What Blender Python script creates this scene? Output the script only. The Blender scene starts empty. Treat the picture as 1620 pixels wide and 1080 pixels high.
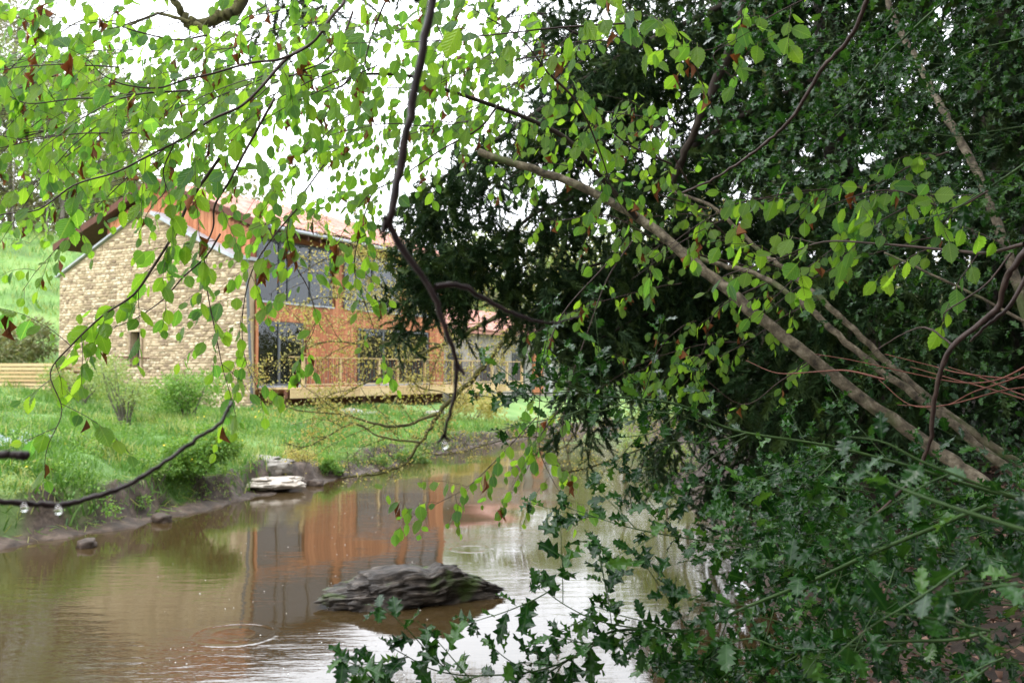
import bpy, math, random
import numpy as np
from mathutils import Vector, Matrix, noise as mnoise

random.seed(7)
rng = np.random.default_rng(7)
sc = bpy.context.scene
C = sc.collection
R = math.radians

# ------------------------------------------------------------------ camera, sky, sun, exposure
F = 1500.0                       # focal length in pixels of the 1620 px wide photograph
CAMZ = 2.34                      # eye height above the water (water is z = 0)
PITCH = math.atan(50.0 / F)
cam = bpy.data.cameras.new('camera')
cam.sensor_width = 36.0
cam.lens = 36.0 * F / 1620.0
cam.clip_start = 0.05
cam.clip_end = 2000
cam.dof.use_dof = True
cam.dof.focus_distance = 3.3
cam.dof.aperture_fstop = 5.6
camo = bpy.data.objects.new('camera', cam)
C.objects.link(camo)
camo.location = (0, 0, CAMZ)
camo.rotation_euler = (math.pi / 2 + PITCH, 0, 0)
sc.camera = camo

SUN_EL, SUN_ROT = R(52), R(215)
world = bpy.data.worlds.new('World')
sc.world = world
world.use_nodes = True
nt = world.node_tree
nt.nodes.clear()
wo = nt.nodes.new('ShaderNodeOutputWorld')
bg = nt.nodes.new('ShaderNodeBackground')
sky = nt.nodes.new('ShaderNodeTexSky')
sky.sky_type = 'NISHITA'
sky.sun_disc = False
sky.sun_elevation = SUN_EL
sky.sun_rotation = SUN_ROT
sky.air_density = 1.0
sky.dust_density = 3.0
tc = nt.nodes.new('ShaderNodeTexCoord')
cn = nt.nodes.new('ShaderNodeTexNoise')
cn.inputs['Scale'].default_value = 2.2
cn.inputs['Detail'].default_value = 5
cr = nt.nodes.new('ShaderNodeValToRGB')
cr.color_ramp.elements[0].position = 0.3
cr.color_ramp.elements[0].color = (24, 24.6, 25.6, 1)
cr.color_ramp.elements[1].position = 0.7
cr.color_ramp.elements[1].color = (31, 32, 34, 1)
mx = nt.nodes.new('ShaderNodeMixRGB')
mx.inputs[0].default_value = 0.88
nt.links.new(tc.outputs['Generated'], cn.inputs['Vector'])
nt.links.new(cn.outputs['Fac'], cr.inputs['Fac'])
nt.links.new(sky.outputs[0], mx.inputs[1])
nt.links.new(cr.outputs[0], mx.inputs[2])
nt.links.new(mx.outputs[0], bg.inputs['Color'])
nt.links.new(bg.outputs[0], wo.inputs['Surface'])
bg.inputs['Strength'].default_value = 0.11

sun = bpy.data.lights.new('sun', 'SUN')
sun.energy = 1.0
sun.angle = R(25)
sun.color = (1.0, 0.96, 0.9)
suno = bpy.data.objects.new('sun', sun)
C.objects.link(suno)
# direction towards the sun, same as the sky's (rotation measured from +Y towards +X)
sd = Vector((math.sin(SUN_ROT) * math.cos(SUN_EL), math.cos(SUN_ROT) * math.cos(SUN_EL), math.sin(SUN_EL)))
suno.rotation_euler = sd.to_track_quat('Z', 'Y').to_euler()
suno.location = (0, 0, 40)

sc.view_settings.view_transform = 'Standard'
sc.view_settings.look = 'None'
sc.view_settings.exposure = 0.38
sc.view_settings.gamma = 1.0
sc.view_settings.use_curve_mapping = False
sc.render.engine = 'CYCLES'
sc.cycles.use_denoising = True
sc.cycles.max_bounces = 8
sc.cycles.diffuse_bounces = 4
sc.cycles.transparent_max_bounces = 12
sc.cycles.sample_clamp_indirect = 6

# ------------------------------------------------------------------ helpers
cp, sp = math.cos(PITCH), math.sin(PITCH)


def P(px, py, D):
    """World point seen at photograph pixel (px, py), D metres away along the ground."""
    a, b = (px - 810) / F, (540 - py) / F
    y, z = cp - b * sp, sp + b * cp
    return np.array((a * D / y, D, CAMZ + z * D / y))


def PG(px, py, z=0.0):
    """The point on the horizontal plane z under a pixel."""
    a, b = (px - 810) / F, (540 - py) / F
    y, zz = cp - b * sp, sp + b * cp
    t = (z - CAMZ) / zz
    return np.array((a * t, y * t, z))


def proj(p):
    p = np.asarray(p) - np.array((0, 0, CAMZ))
    y = p[..., 1] * cp + p[..., 2] * sp
    z = -p[..., 1] * sp + p[..., 2] * cp
    y = np.where(y < 0.05, 0.05, y)
    return 810 + F * p[..., 0] / y, 540 - F * z / y, y


def smooth(t):
    t = np.clip(t, 0, 1)
    return t * t * (3 - 2 * t)


def props(o, label=None, cat=None, group=None, kind=None):
    if label: o['label'] = label
    if cat: o['category'] = cat
    if group: o['group'] = group
    if kind: o['kind'] = kind
    return o


def empty(name, loc, label, cat, group=None, rotz=0.0):
    o = bpy.data.objects.new(name, None)
    o.location = tuple(loc)
    o.rotation_euler = (0, 0, rotz)
    o.empty_display_size = 0.2
    C.objects.link(o)
    return props(o, label, cat, group)


def np_mesh(name, V, T, uv=None, rnd=None, smooth_shade=True, extra=None, mats=None, mat_idx=None):
    V = np.asarray(V, dtype=np.float32); T = np.asarray(T, dtype=np.int32)
    k = T.shape[1]
    me = bpy.data.meshes.new(name)
    me.vertices.add(len(V)); me.vertices.foreach_set('co', V.ravel())
    me.loops.add(T.size); me.loops.foreach_set('vertex_index', T.ravel())
    me.polygons.add(len(T))
    me.polygons.foreach_set('loop_start', np.arange(0, T.size, k, dtype=np.int32))
    me.polygons.foreach_set('loop_total', np.full(len(T), k, dtype=np.int32))
    me.polygons.foreach_set('use_smooth', np.full(len(T), smooth_shade))
    if mat_idx is not None:
        me.polygons.foreach_set('material_index', np.asarray(mat_idx, dtype=np.int32))
    if uv is not None:
        l = me.uv_layers.new(name='uv')
        l.data.foreach_set('uv', np.asarray(uv, dtype=np.float32)[T.ravel()].ravel())
    if rnd is not None:
        a = me.attributes.new('rnd', 'FLOAT', 'POINT')
        a.data.foreach_set('value', np.asarray(rnd, dtype=np.float32))
    for n, arr in (extra or {}).items():
        a = me.attributes.new(n, 'FLOAT', 'POINT')
        a.data.foreach_set('value', np.asarray(arr, dtype=np.float32))
    me.update(calc_edges=True)
    return me


def link(name, me, mat, parent=None, kind=None, M=None):
    """One object; the mesh is in world coordinates unless M (local to the parent) is given."""
    o = bpy.data.objects.new(name, me)
    if mat is not None and not me.materials:
        me.materials.append(mat)
    C.objects.link(o)
    if parent is not None:
        o.parent = parent
        if M is None and parent.type == 'EMPTY':
            o.matrix_basis = Matrix.LocRotScale(parent.location, parent.rotation_euler, None).inverted()
    if M is not None:
        o.matrix_basis = M
    if kind: o['kind'] = kind
    return o


class Multi:
    """Collects tri pieces into one mesh."""
    def __init__(s): s.V, s.T, s.r, s.n = [], [], [], 0
    def add(s, V, T, r=0.0):
        V = np.asarray(V, float); s.V.append(V); s.T.append(np.asarray(T) + s.n); s.n += len(V)
        s.r.append(np.full(len(V), r))
    def mesh(s, name, smooth_shade=True):
        return np_mesh(name, np.vstack(s.V), np.vstack(s.T), rnd=np.concatenate(s.r), smooth_shade=smooth_shade)


def curve(pts, n=6):
    """Catmull-Rom through the points, n steps per span."""
    P_ = np.asarray(pts, float)
    if len(P_) < 3:
        t = np.linspace(0, 1, n + 1)[:, None]
        return P_[0] * (1 - t) + P_[-1] * t
    Q = np.vstack([2 * P_[0] - P_[1], P_, 2 * P_[-1] - P_[-2]])
    out = []
    for i in range(1, len(Q) - 2):
        for t in np.linspace(0, 1, n, endpoint=False):
            a, b, c, d = Q[i - 1], Q[i], Q[i + 1], Q[i + 2]
            out.append(0.5 * ((2 * b) + (-a + c) * t + (2 * a - 5 * b + 4 * c - d) * t * t + (-a + 3 * b - 3 * c + d) * t ** 3))
    out.append(Q[-2])
    return np.array(out)


def tube(pts, r0, r1=None, sides=6, bump=0.0):
    pts = np.asarray(pts, float); n = len(pts)
    r1 = r0 if r1 is None else r1
    rad = np.linspace(r0, r1, n) if not hasattr(r0, '__len__') else np.asarray(r0)
    tan = np.gradient(pts, axis=0)
    tan /= np.linalg.norm(tan, axis=1)[:, None] + 1e-9
    u = np.cross(tan[0], (0.3, 0.2, 0.9)); u /= np.linalg.norm(u) + 1e-9
    V = []
    ang = np.arange(sides) * 2 * math.pi / sides
    for i in range(n):
        u = u - tan[i] * np.dot(u, tan[i]); u /= np.linalg.norm(u) + 1e-9
        w = np.cross(tan[i], u)
        rr = rad[i] * (1 + (rng.normal(0, bump, sides) if bump else 0))
        rr = np.broadcast_to(rr, (sides,))
        V.append(pts[i] + (np.cos(ang) * rr)[:, None] * u + (np.sin(ang) * rr)[:, None] * w)
    V.append(pts[-1:] + tan[-1] * rad[-1] * 0.5)
    V = np.vstack(V)
    T = []
    for i in range(n - 1):
        for j in range(sides):
            a, b = i * sides + j, i * sides + (j + 1) % sides
            T += [(a, b, b + sides), (a, b + sides, a + sides)]
    e = n * sides
    for j in range(sides):
        T.append(((n - 1) * sides + j, (n - 1) * sides + (j + 1) % sides, e))
    return V, np.array(T)


def tube_obj(name, pts, r0, r1, mat, parent=None, sides=8, bump=0.0, kind=None):
    V, T = tube(pts, r0, r1, sides, bump)
    return link(name, np_mesh(name, V, T), mat, parent, kind)


BOXT = np.array([(0, 2, 1), (0, 3, 2), (4, 5, 6), (4, 6, 7), (0, 1, 5), (0, 5, 4), (1, 2, 6), (1, 6, 5), (2, 3, 7), (2, 7, 6), (3, 0, 4), (3, 4, 7)])


def box(x0, x1, y0, y1, z0, z1):
    return np.array([(x0, y0, z0), (x1, y0, z0), (x1, y1, z0), (x0, y1, z0), (x0, y0, z1), (x1, y0, z1), (x1, y1, z1), (x0, y1, z1)], float), BOXT


def instances(name, tmplV, tmplT, Rm, pos, scale, rnd, uv=None, smooth_shade=True):
    """Joined copies of a template: Rm (n,3,3) rotations, pos (n,3), scale (n,) or (n,3)."""
    n = len(pos)
    sc_ = np.asarray(scale, float)
    if sc_.ndim == 1: sc_ = sc_[:, None] * np.ones((1, 3))
    V = tmplV[None] * sc_[:, None, :]
    V = np.einsum('nij,nkj->nki', Rm, V) + np.asarray(pos)[:, None, :]
    k = len(tmplV)
    T = (tmplT[None] + (np.arange(n) * k)[:, None, None]).reshape(-1, 3)
    return np_mesh(name, V.reshape(-1, 3), T, uv=None if uv is None else np.tile(uv, (n, 1)),
                   rnd=np.repeat(rnd, k), smooth_shade=smooth_shade)


def frames(y, z):
    """Rotation matrices with the second column along y and the third near z."""
    y = np.asarray(y, float); y = y / (np.linalg.norm(y, axis=1)[:, None] + 1e-9)
    z = np.asarray(z, float)
    x = np.cross(y, z); x /= np.linalg.norm(x, axis=1)[:, None] + 1e-9
    z = np.cross(x, y)
    return np.stack([x, y, z], axis=2)


# ------------------------------------------------------------------ materials
def mat(name):
    m = bpy.data.materials.new(name); m.use_nodes = True
    return m, m.node_tree, m.node_tree.nodes['Principled BSDF']


def N(t, kind, **kw):
    n = t.nodes.new(kind)
    for k, v in kw.items():
        if k in n.inputs: n.inputs[k].default_value = v
        else: setattr(n, k, v)
    return n


def ramp(t, stops):
    r = t.nodes.new('ShaderNodeValToRGB')
    el = r.color_ramp.elements
    while len(el) > 1: el.remove(el[-1])
    el[0].position = stops[0][0]; el[0].color = (*stops[0][1], 1)
    for p, c in stops[1:]:
        e = el.new(p); e.color = (*c, 1)
    return r


def rand_fac(t):
    a = N(t, 'ShaderNodeAttribute', attribute_name='rnd')
    oi = N(t, 'ShaderNodeObjectInfo')
    ad = N(t, 'ShaderNodeMath', operation='ADD')
    t.links.new(a.outputs['Fac'], ad.inputs[0]); t.links.new(oi.outputs['Random'], ad.inputs[1])
    fr = N(t, 'ShaderNodeMath', operation='FRACT')
    t.links.new(ad.outputs[0], fr.inputs[0])
    return fr


def leaf_mat(name, stops, trans, trans_gain=1.6, rough=0.35, spec=0.5, veins=False, vein_bump=0.5, vein_col=None, yellow=(1.15, 1.0, 0.55), coat=0.0):
    m, t, b = mat(name)
    fr = rand_fac(t)
    rp = ramp(t, stops)
    t.links.new(fr.outputs[0], rp.inputs['Fac'])
    col = rp.outputs[0]
    if veins:
        uvn = N(t, 'ShaderNodeUVMap', uv_map='uv')
        sx = N(t, 'ShaderNodeSeparateXYZ'); t.links.new(uvn.outputs[0], sx.inputs[0])
        ab = N(t, 'ShaderNodeMath', operation='ABSOLUTE'); t.links.new(sx.outputs[0], ab.inputs[0])
        # midrib
        mid = N(t, 'ShaderNodeMapRange'); mid.inputs['From Min'].default_value = 0.0; mid.inputs['From Max'].default_value = 0.07
        mid.inputs['To Min'].default_value = 1.0; mid.inputs['To Max'].default_value = 0.0
        t.links.new(ab.outputs[0], mid.inputs['Value'])
        # side veins: slanted lines
        k = N(t, 'ShaderNodeMath', operation='MULTIPLY'); k.inputs[1].default_value = -0.42; t.links.new(ab.outputs[0], k.inputs[0])
        s = N(t, 'ShaderNodeMath', operation='ADD'); t.links.new(k.outputs[0], s.inputs[0]); t.links.new(sx.outputs[1], s.inputs[1])
        f = N(t, 'ShaderNodeMath', operation='MULTIPLY'); f.inputs[1].default_value = 52.0; t.links.new(s.outputs[0], f.inputs[0])
        sn = N(t, 'ShaderNodeMath', operation='SINE'); t.links.new(f.outputs[0], sn.inputs[0])
        bmp = N(t, 'ShaderNodeBump'); bmp.inputs['Strength'].default_value = vein_bump; bmp.inputs['Distance'].default_value = 0.002
        t.links.new(sn.outputs[0], bmp.inputs['Height']); t.links.new(bmp.outputs[0], b.inputs['Normal'])
        mxc = N(t, 'ShaderNodeMixRGB'); mxc.inputs[2].default_value = (*(vein_col or (0.25, 0.4, 0.08)), 1)
        mf = N(t, 'ShaderNodeMath', operation='MULTIPLY'); mf.inputs[1].default_value = 0.35; t.links.new(mid.outputs[0], mf.inputs[0])
        t.links.new(mf.outputs[0], mxc.inputs[0]); t.links.new(col, mxc.inputs[1])
        col = mxc.outputs[0]
    t.links.new(col, b.inputs['Base Color'])
    b.inputs['Roughness'].default_value = rough
    b.inputs['Specular IOR Level'].default_value = spec
    b.inputs['Coat Weight'].default_value = coat
    b.inputs['Coat Roughness'].default_value = 0.08
    if trans > 0:
        tr = N(t, 'ShaderNodeBsdfTranslucent')
        g = N(t, 'ShaderNodeMixRGB', blend_type='MULTIPLY'); g.inputs[0].default_value = 1
        g.inputs[2].default_value = (yellow[0] * trans_gain, yellow[1] * trans_gain, yellow[2] * trans_gain, 1)
        t.links.new(col, g.inputs[1]); t.links.new(g.outputs[0], tr.inputs['Color'])
        ms = N(t, 'ShaderNodeMixShader'); ms.inputs[0].default_value = trans
        t.links.new(b.outputs[0], ms.inputs[1]); t.links.new(tr.outputs[0], ms.inputs[2])
        t.links.new(ms.outputs[0], t.nodes['Material Output'].inputs['Surface'])
    return m


def rough_mat(name, stops, scale=6.0, rough=0.8, bump=0.3, bump_dist=0.02, detail=8, rand=0.0, stretch=(1, 1, 1), spec=0.3, second=None):
    m, t, b = mat(name)
    tcn = N(t, 'ShaderNodeTexCoord'); mp = N(t, 'ShaderNodeMapping'); mp.inputs['Scale'].default_value = stretch
    t.links.new(tcn.outputs['Object'], mp.inputs['Vector'])
    nz = N(t, 'ShaderNodeTexNoise'); nz.inputs['Scale'].default_value = scale; nz.inputs['Detail'].default_value = detail
    nz.inputs['Roughness'].default_value = 0.65
    t.links.new(mp.outputs[0], nz.inputs['Vector'])
    fac = nz.outputs['Fac']
    if rand:
        fr = rand_fac(t)
        mm = N(t, 'ShaderNodeMath', operation='MULTIPLY_ADD'); mm.inputs[1].default_value = rand; 
        sub = N(t, 'ShaderNodeMath', operation='SUBTRACT'); sub.inputs[1].default_value = 0.5; t.links.new(fr.outputs[0], sub.inputs[0])
        t.links.new(sub.outputs[0], mm.inputs[0]); t.links.new(fac, mm.inputs[2]); fac = mm.outputs[0]
    rp = ramp(t, stops); t.links.new(fac, rp.inputs['Fac'])
    col = rp.outputs[0]
    if second:
        sscale, thr, scol = second
        n2 = N(t, 'ShaderNodeTexNoise'); n2.inputs['Scale'].default_value = sscale; n2.inputs['Detail'].default_value = 4
        t.links.new(tcn.outputs['Object'], n2.inputs['Vector'])
        mr = N(t, 'ShaderNodeMapRange'); mr.inputs['From Min'].default_value = thr; mr.inputs['From Max'].default_value = thr + 0.12
        t.links.new(n2.outputs['Fac'], mr.inputs['Value'])
        m2 = N(t, 'ShaderNodeMixRGB'); m2.inputs[2].default_value = (*scol, 1)
        t.links.new(mr.outputs[0], m2.inputs[0]); t.links.new(col, m2.inputs[1]); col = m2.outputs[0]
    t.links.new(col, b.inputs['Base Color'])
    b.inputs['Roughness'].default_value = rough
    b.inputs['Specular IOR Level'].default_value = spec
    if bump:
        bm = N(t, 'ShaderNodeBump'); bm.inputs['Strength'].default_value = bump; bm.inputs['Distance'].default_value = bump_dist
        t.links.new(nz.outputs['Fac'], bm.inputs['Height']); t.links.new(bm.outputs[0], b.inputs['Normal'])
    return m


M_HAZEL = leaf_mat('hazel_leaf', [(0, (0.05, 0.15, 0.035)), (0.45, (0.095, 0.215, 0.022)), (1, (0.135, 0.255, 0.025))], 0.58, 2.8, rough=0.36, spec=0.8, veins=True, vein_bump=0.9)
M_DRY = leaf_mat('dry_leaf', [(0, (0.16, 0.06, 0.025)), (1, (0.28, 0.11, 0.04))], 0.25, 1.2, rough=0.6, spec=0.2, yellow=(1.2, 0.8, 0.5))
M_HOLLY = leaf_mat('holly_leaf', [(0, (0.006, 0.030, 0.006)), (0.5, (0.011, 0.050, 0.008)), (0.85, (0.024, 0.085, 0.012)), (1, (0.06, 0.15, 0.022))], 0.25, 2.4, rough=0.15, spec=0.32, veins=True, vein_bump=0.06, vein_col=(0.07, 0.17, 0.04), coat=0.08)
M_YEW = leaf_mat('conifer_needle', [(0, (0.012, 0.034, 0.012)), (0.6, (0.028, 0.062, 0.020)), (1, (0.075, 0.125, 0.035))], 0.15, 1.5, rough=0.6, spec=0.2)
M_GRASS = leaf_mat('grass_blade', [(0, (0.06, 0.16, 0.03)), (0.4, (0.11, 0.24, 0.045)), (0.75, (0.20, 0.32, 0.075)), (1, (0.36, 0.38, 0.15))], 0.4, 1.5, rough=0.4)
M_SHRUB = leaf_mat('shrub_leaf', [(0, (0.08, 0.20, 0.03)), (0.6, (0.14, 0.29, 0.04)), (1, (0.22, 0.36, 0.07))], 0.35, 1.6, rough=0.45)
M_BUD = leaf_mat('bud_leaf', [(0, (0.28, 0.29, 0.08)), (0.6, (0.42, 0.41, 0.15)), (1, (0.48, 0.40, 0.16))], 0.4, 1.5, rough=0.5)
M_SPRING = leaf_mat('spring_leaf', [(0, (0.15, 0.24, 0.07)), (0.6, (0.22, 0.32, 0.09)), (1, (0.32, 0.36, 0.14))], 0.35, 1.5, rough=0.5)
M_OLIVE = leaf_mat('olive_leaf', [(0, (0.12, 0.15, 0.06)), (0.6, (0.18, 0.21, 0.08)), (1, (0.25, 0.22, 0.12))], 0.3, 1.4, rough=0.55)  # light olive, paled in colour in place of haze over the hill
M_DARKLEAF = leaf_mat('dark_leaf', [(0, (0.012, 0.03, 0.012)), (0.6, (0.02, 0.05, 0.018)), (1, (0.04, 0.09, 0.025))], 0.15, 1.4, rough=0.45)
M_YELLOW = leaf_mat('flower_petal', [(0, (0.75, 0.50, 0.02)), (1, (0.8, 0.62, 0.04))], 0.2, 1.2, rough=0.5, yellow=(1, 1, 1))
M_LITTER = leaf_mat('leaf_litter', [(0, (0.07, 0.035, 0.02)), (0.5, (0.16, 0.08, 0.05)), (1, (0.30, 0.18, 0.13))], 0.0, rough=0.6)

M_BARK = rough_mat('hazel_bark', [(0.33, (0.03, 0.024, 0.017)), (0.5, (0.12, 0.095, 0.063)), (0.66, (0.25, 0.21, 0.15))], 22, 0.75, 0.9, 0.012, second=(5.0, 0.56, (0.09, 0.11, 0.04)))
M_TWIG = rough_mat('brown_twig', [(0.3, (0.03, 0.018, 0.014)), (0.7, (0.075, 0.045, 0.035))], 30, 0.5, 0.2, 0.003)
M_DARKTWIG = rough_mat('dark_twig', [(0.3, (0.012, 0.008, 0.008)), (0.7, (0.04, 0.022, 0.02))], 30, 0.45, 0.4, 0.004)
M_REDTWIG = rough_mat('red_twig', [(0.3, (0.09, 0.03, 0.02)), (0.7, (0.20, 0.07, 0.045))], 30, 0.5, 0.2, 0.003)
M_GREENSTEM = rough_mat('green_stem', [(0.3, (0.025, 0.06, 0.014)), (0.7, (0.06, 0.11, 0.028))], 20, 0.45, 0.2, 0.003)
M_MOSS = rough_mat('mossy_bark', [(0.3, (0.04, 0.035, 0.02)), (0.5, (0.10, 0.095, 0.035)), (0.7, (0.16, 0.17, 0.05))], 9, 0.9, 0.6, 0.02)
M_DARKBARK = rough_mat('dark_bark', [(0.3, (0.02, 0.014, 0.011)), (0.7, (0.06, 0.045, 0.035))], 8, 0.85, 0.6, 0.03, stretch=(1, 1, 0.25))
M_GREYBARK = rough_mat('grey_bark', [(0.3, (0.08, 0.07, 0.055)), (0.7, (0.2, 0.18, 0.15))], 6, 0.85, 0.5, 0.03, stretch=(1, 1, 0.3))

# ------------------------------------------------------------------ ground
LEFT = [(-60, 5), (-20, 5.5), (-11, 9.6), (-8.2, 11.4), (-6.75, 12.6), (-5.7, 14.6), (-5.1, 16.8), (-4.45, 19.2), (-3.15, 23), (-1.9, 28), (0.2, 33), (2.2, 37), (5, 41), (10, 45), (20, 49), (45, 52)]
RIGHT = [(45, 46), (20, 43), (9, 39), (5.2, 35), (4.1, 30), (3.5, 23.4), (3.1, 16.7), (2.85, 11.7), (2.3, 7.2), (1.0, 4.7), (-2, 3.4), (-8, 2), (-20, -1), (-60, -2)]
RIV = np.array(LEFT + RIGHT, float)


def river_dist(X, Y):
    """Signed distance to the water (positive on land) and whether the right bank is the nearer one."""
    X = np.asarray(X, float); Y = np.asarray(Y, float)
    best = np.full(X.shape, 1e9); side = np.zeros(X.shape)
    inside = np.zeros(X.shape, bool)
    n = len(RIV)
    for i in range(n):
        x0, y0 = RIV[i]; x1, y1 = RIV[(i + 1) % n]
        dx, dy = x1 - x0, y1 - y0
        t = np.clip(((X - x0) * dx + (Y - y0) * dy) / (dx * dx + dy * dy), 0, 1)
        d = np.hypot(X - x0 - t * dx, Y - y0 - t * dy)
        s = 1.0 if i >= len(LEFT) else 0.0
        side = np.where(d < best, s, side); best = np.minimum(best, d)
        c = ((y0 > Y) != (y1 > Y)) & (X < (x1 - x0) * (Y - y0) / (dy if dy else 1e-9) + x0)
        inside ^= c
    return np.where(inside, -best, best), side


def wob(X, Y, s, ph=0.0):
    return (np.sin(X * s + 1.3 * ph + 1.7 * np.sin(Y * s * 0.7 + ph)) + np.sin(Y * s * 1.3 + ph * 2.1 + 1.3 * np.sin(X * s * 0.8))) * 0.5


def ground_z(X, Y):
    X = np.asarray(X, float); Y = np.asarray(Y, float)
    d, side = river_dist(X, Y)
    d = d + 0.10 * wob(X, Y, 3.1, 0.4) + 0.06 * wob(X, Y, 7.3, 1.9)
    left = 0.07 * smooth(d / 0.4) + ((0.50 - .2 * smooth((Y - 16) / 5)) + 0.10 * wob(X, Y, 1.1, 2.0)) * smooth((d - 0.42 + .12 * smooth((Y - 16) / 5) - 0.2 * wob(X, Y, 1.7, 5)) / 0.20) + 0.68 * smooth((d - 0.8) / 5.5)
    left += 0.9 * smooth((-X - 9.5) / 6) * smooth((Y - 19) / 8)
    left += 0.30 * smooth((19.5 - Y) / 4) * smooth((d - 0.4) / 1.6)
    hillw = smooth((-X - 12) / 9)
    left += hillw * 9 * smooth((Y - 37 + (-X - 18) * 0.6) / 30)
    left += 9 * smooth((Y - 62) / 70) * (1 - hillw) + 14 * smooth((Y - 110) / 160)
    w = smooth((X - 0.2) / 2.5)
    right = 0.75 * smooth(d / 1.1) + w * 0.42 * np.maximum(0, d - 0.9)
    right = np.where(right > 9, 9 + (right - 9) * 0.2, right)
    land = np.where(side > 0.5, right, left)
    land += 0.035 * wob(X, Y, 2.3, 3.3) + 0.02 * wob(X, Y, 6.1, 0.7)
    return np.where(d > 0, np.maximum(land, 0.0) + 0.015, -0.12 - 0.5 * smooth(-d / 1.6))


def axis(lo, hi, step, far_lo, far_hi, g=1.09):
    mid = list(np.arange(lo, hi, step))
    a, s = [], step
    x = lo
    while x > far_lo: s *= g; x -= s; a.append(x)
    b, s = [], step
    x = mid[-1]
    while x < far_hi: s *= g; x += s; b.append(x)
    return np.array(a[::-1] + mid + b)


gx = axis(-13, 6.5, 0.10, -420, 420); gy = axis(3.5, 36, 0.12, -60, 900)
GX, GY = np.meshgrid(gx, gy)
GZ = ground_z(GX, GY)
rough_ = np.array([mnoise.noise(Vector((x * 1.9, y * 1.9, 0.3))) for x, y in zip(GX.ravel(), GY.ravel())]).reshape(GX.shape)
dG, sG = river_dist(GX, GY)
fine_ = np.array([mnoise.noise(Vector((x * 6.3, y * 6.3, 1.7))) for x, y in zip(GX.ravel(), GY.ravel())]).reshape(GX.shape)
GZ += np.where(dG > 0.05, (rough_ * 0.08 + fine_ * 0.07 * smooth(1.6 - dG)) * smooth(dG / 0.3), 0) * (np.abs(GX) < 60)
nxg, nyg = len(gx), len(gy)
idx = np.arange(nxg * nyg).reshape(nyg, nxg)
T = np.concatenate([np.stack([idx[:-1, :-1], idx[:-1, 1:], idx[1:, 1:]], -1).reshape(-1, 3), np.stack([idx[:-1, :-1], idx[1:, 1:], idx[1:, :-1]], -1).reshape(-1, 3)])
grassw = np.where(sG < 0.5, smooth((dG - 0.55 - 0.25 * rough_) / 0.3), 0.0)
wild = smooth((-GX - 12) / 6) * smooth((GY - 57 + rough_ * 4) / 8) + smooth((GY - 62) / 10)
grassw = grassw * (1 - 0.8 * np.clip(wild, 0, 1))
# a bare earth patch on the left bank beside the pale rock
ex, ey = -4.9, 20.6
grassw *= 1 - 0.95 * smooth(1.7 - np.hypot((GX - ex) / .9, (GY - ey) / .8))
ground_me = np_mesh('ground', np.stack([GX, GY, GZ], -1).reshape(-1, 3), T, extra={'grass': grassw.ravel(), 'litter': np.where(sG > 0.5, smooth(dG / 0.7), 0).ravel()})

m, t, b = mat('ground_earth')
tcn = N(t, 'ShaderNodeTexCoord')
nz = N(t, 'ShaderNodeTexNoise', Scale=5.0, Detail=10.0, Roughness=0.7); t.links.new(tcn.outputs['Object'], nz.inputs['Vector'])
nz2 = N(t, 'ShaderNodeTexNoise', Scale=0.6, Detail=5.0); t.links.new(tcn.outputs['Object'], nz2.inputs['Vector'])
mud = ramp(t, [(0.3, (0.014, 0.009, 0.006)), (0.48, (0.05, 0.033, 0.022)), (0.72, (0.16, 0.115, 0.085))])
gr = ramp(t, [(0.3, (0.07, 0.14, 0.03)), (0.5, (0.13, 0.25, 0.055)), (0.7, (0.21, 0.31, 0.09))])
lit = ramp(t, [(0.3, (0.015, 0.010, 0.008)), (0.55, (0.05, 0.03, 0.02)), (0.75, (0.12, 0.07, 0.05))])
for r_ in (mud, lit): t.links.new(nz.outputs['Fac'], r_.inputs['Fac'])
t.links.new(nz2.outputs['Fac'], gr.inputs['Fac'])
ag = N(t, 'ShaderNodeAttribute', attribute_name='grass'); al = N(t, 'ShaderNodeAttribute', attribute_name='litter')
m1 = N(t, 'ShaderNodeMixRGB'); m2 = N(t, 'ShaderNodeMixRGB')
t.links.new(ag.outputs['Fac'], m1.inputs[0]); t.links.new(mud.outputs[0], m1.inputs[1]); t.links.new(gr.outputs[0], m1.inputs[2])
t.links.new(al.outputs['Fac'], m2.inputs[0]); t.links.new(m1.outputs[0], m2.inputs[1]); t.links.new(lit.outputs[0], m2.inputs[2])
t.links.new(m2.outputs[0], b.inputs['Base Color'])
b.inputs['Roughness'].default_value = 0.75
bm = N(t, 'ShaderNodeBump', Strength=0.6, Distance=0.06); t.links.new(nz.outputs['Fac'], bm.inputs['Height']); t.links.new(bm.outputs[0], b.inputs['Normal'])
link('ground', ground_me, m, kind='structure')

# ------------------------------------------------------------------ river water
wx = axis(-14, 7, 0.25, -80, 80, 1.15); wy = axis(3, 40, 0.25, -6, 60, 1.15)
WX, WY = np.meshgrid(wx, wy)
WZ = 0.004 * wob(WX, WY, 2.0, 1.0)
nxg, nyg = len(wx), len(wy)
idx = np.arange(nxg * nyg).reshape(nyg, nxg)
T = np.concatenate([np.stack([idx[:-1, :-1], idx[:-1, 1:], idx[1:, 1:]], -1).reshape(-1, 3), np.stack([idx[:-1, :-1], idx[1:, 1:], idx[1:, :-1]], -1).reshape(-1, 3)])
m, t, b = mat('river_water')
b.inputs['Base Color'].default_value = (0.052, 0.034, 0.014, 1)
b.inputs['Roughness'].default_value = 0.035
b.inputs['IOR'].default_value = 1.55
tcn = N(t, 'ShaderNodeTexCoord')
mp = N(t, 'ShaderNodeMapping'); mp.inputs['Rotation'].default_value = (0, 0, R(-12)); mp.inputs['Scale'].default_value = (0.45, 1.5, 1)
t.links.new(tcn.outputs['Object'], mp.inputs['Vector'])
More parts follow.
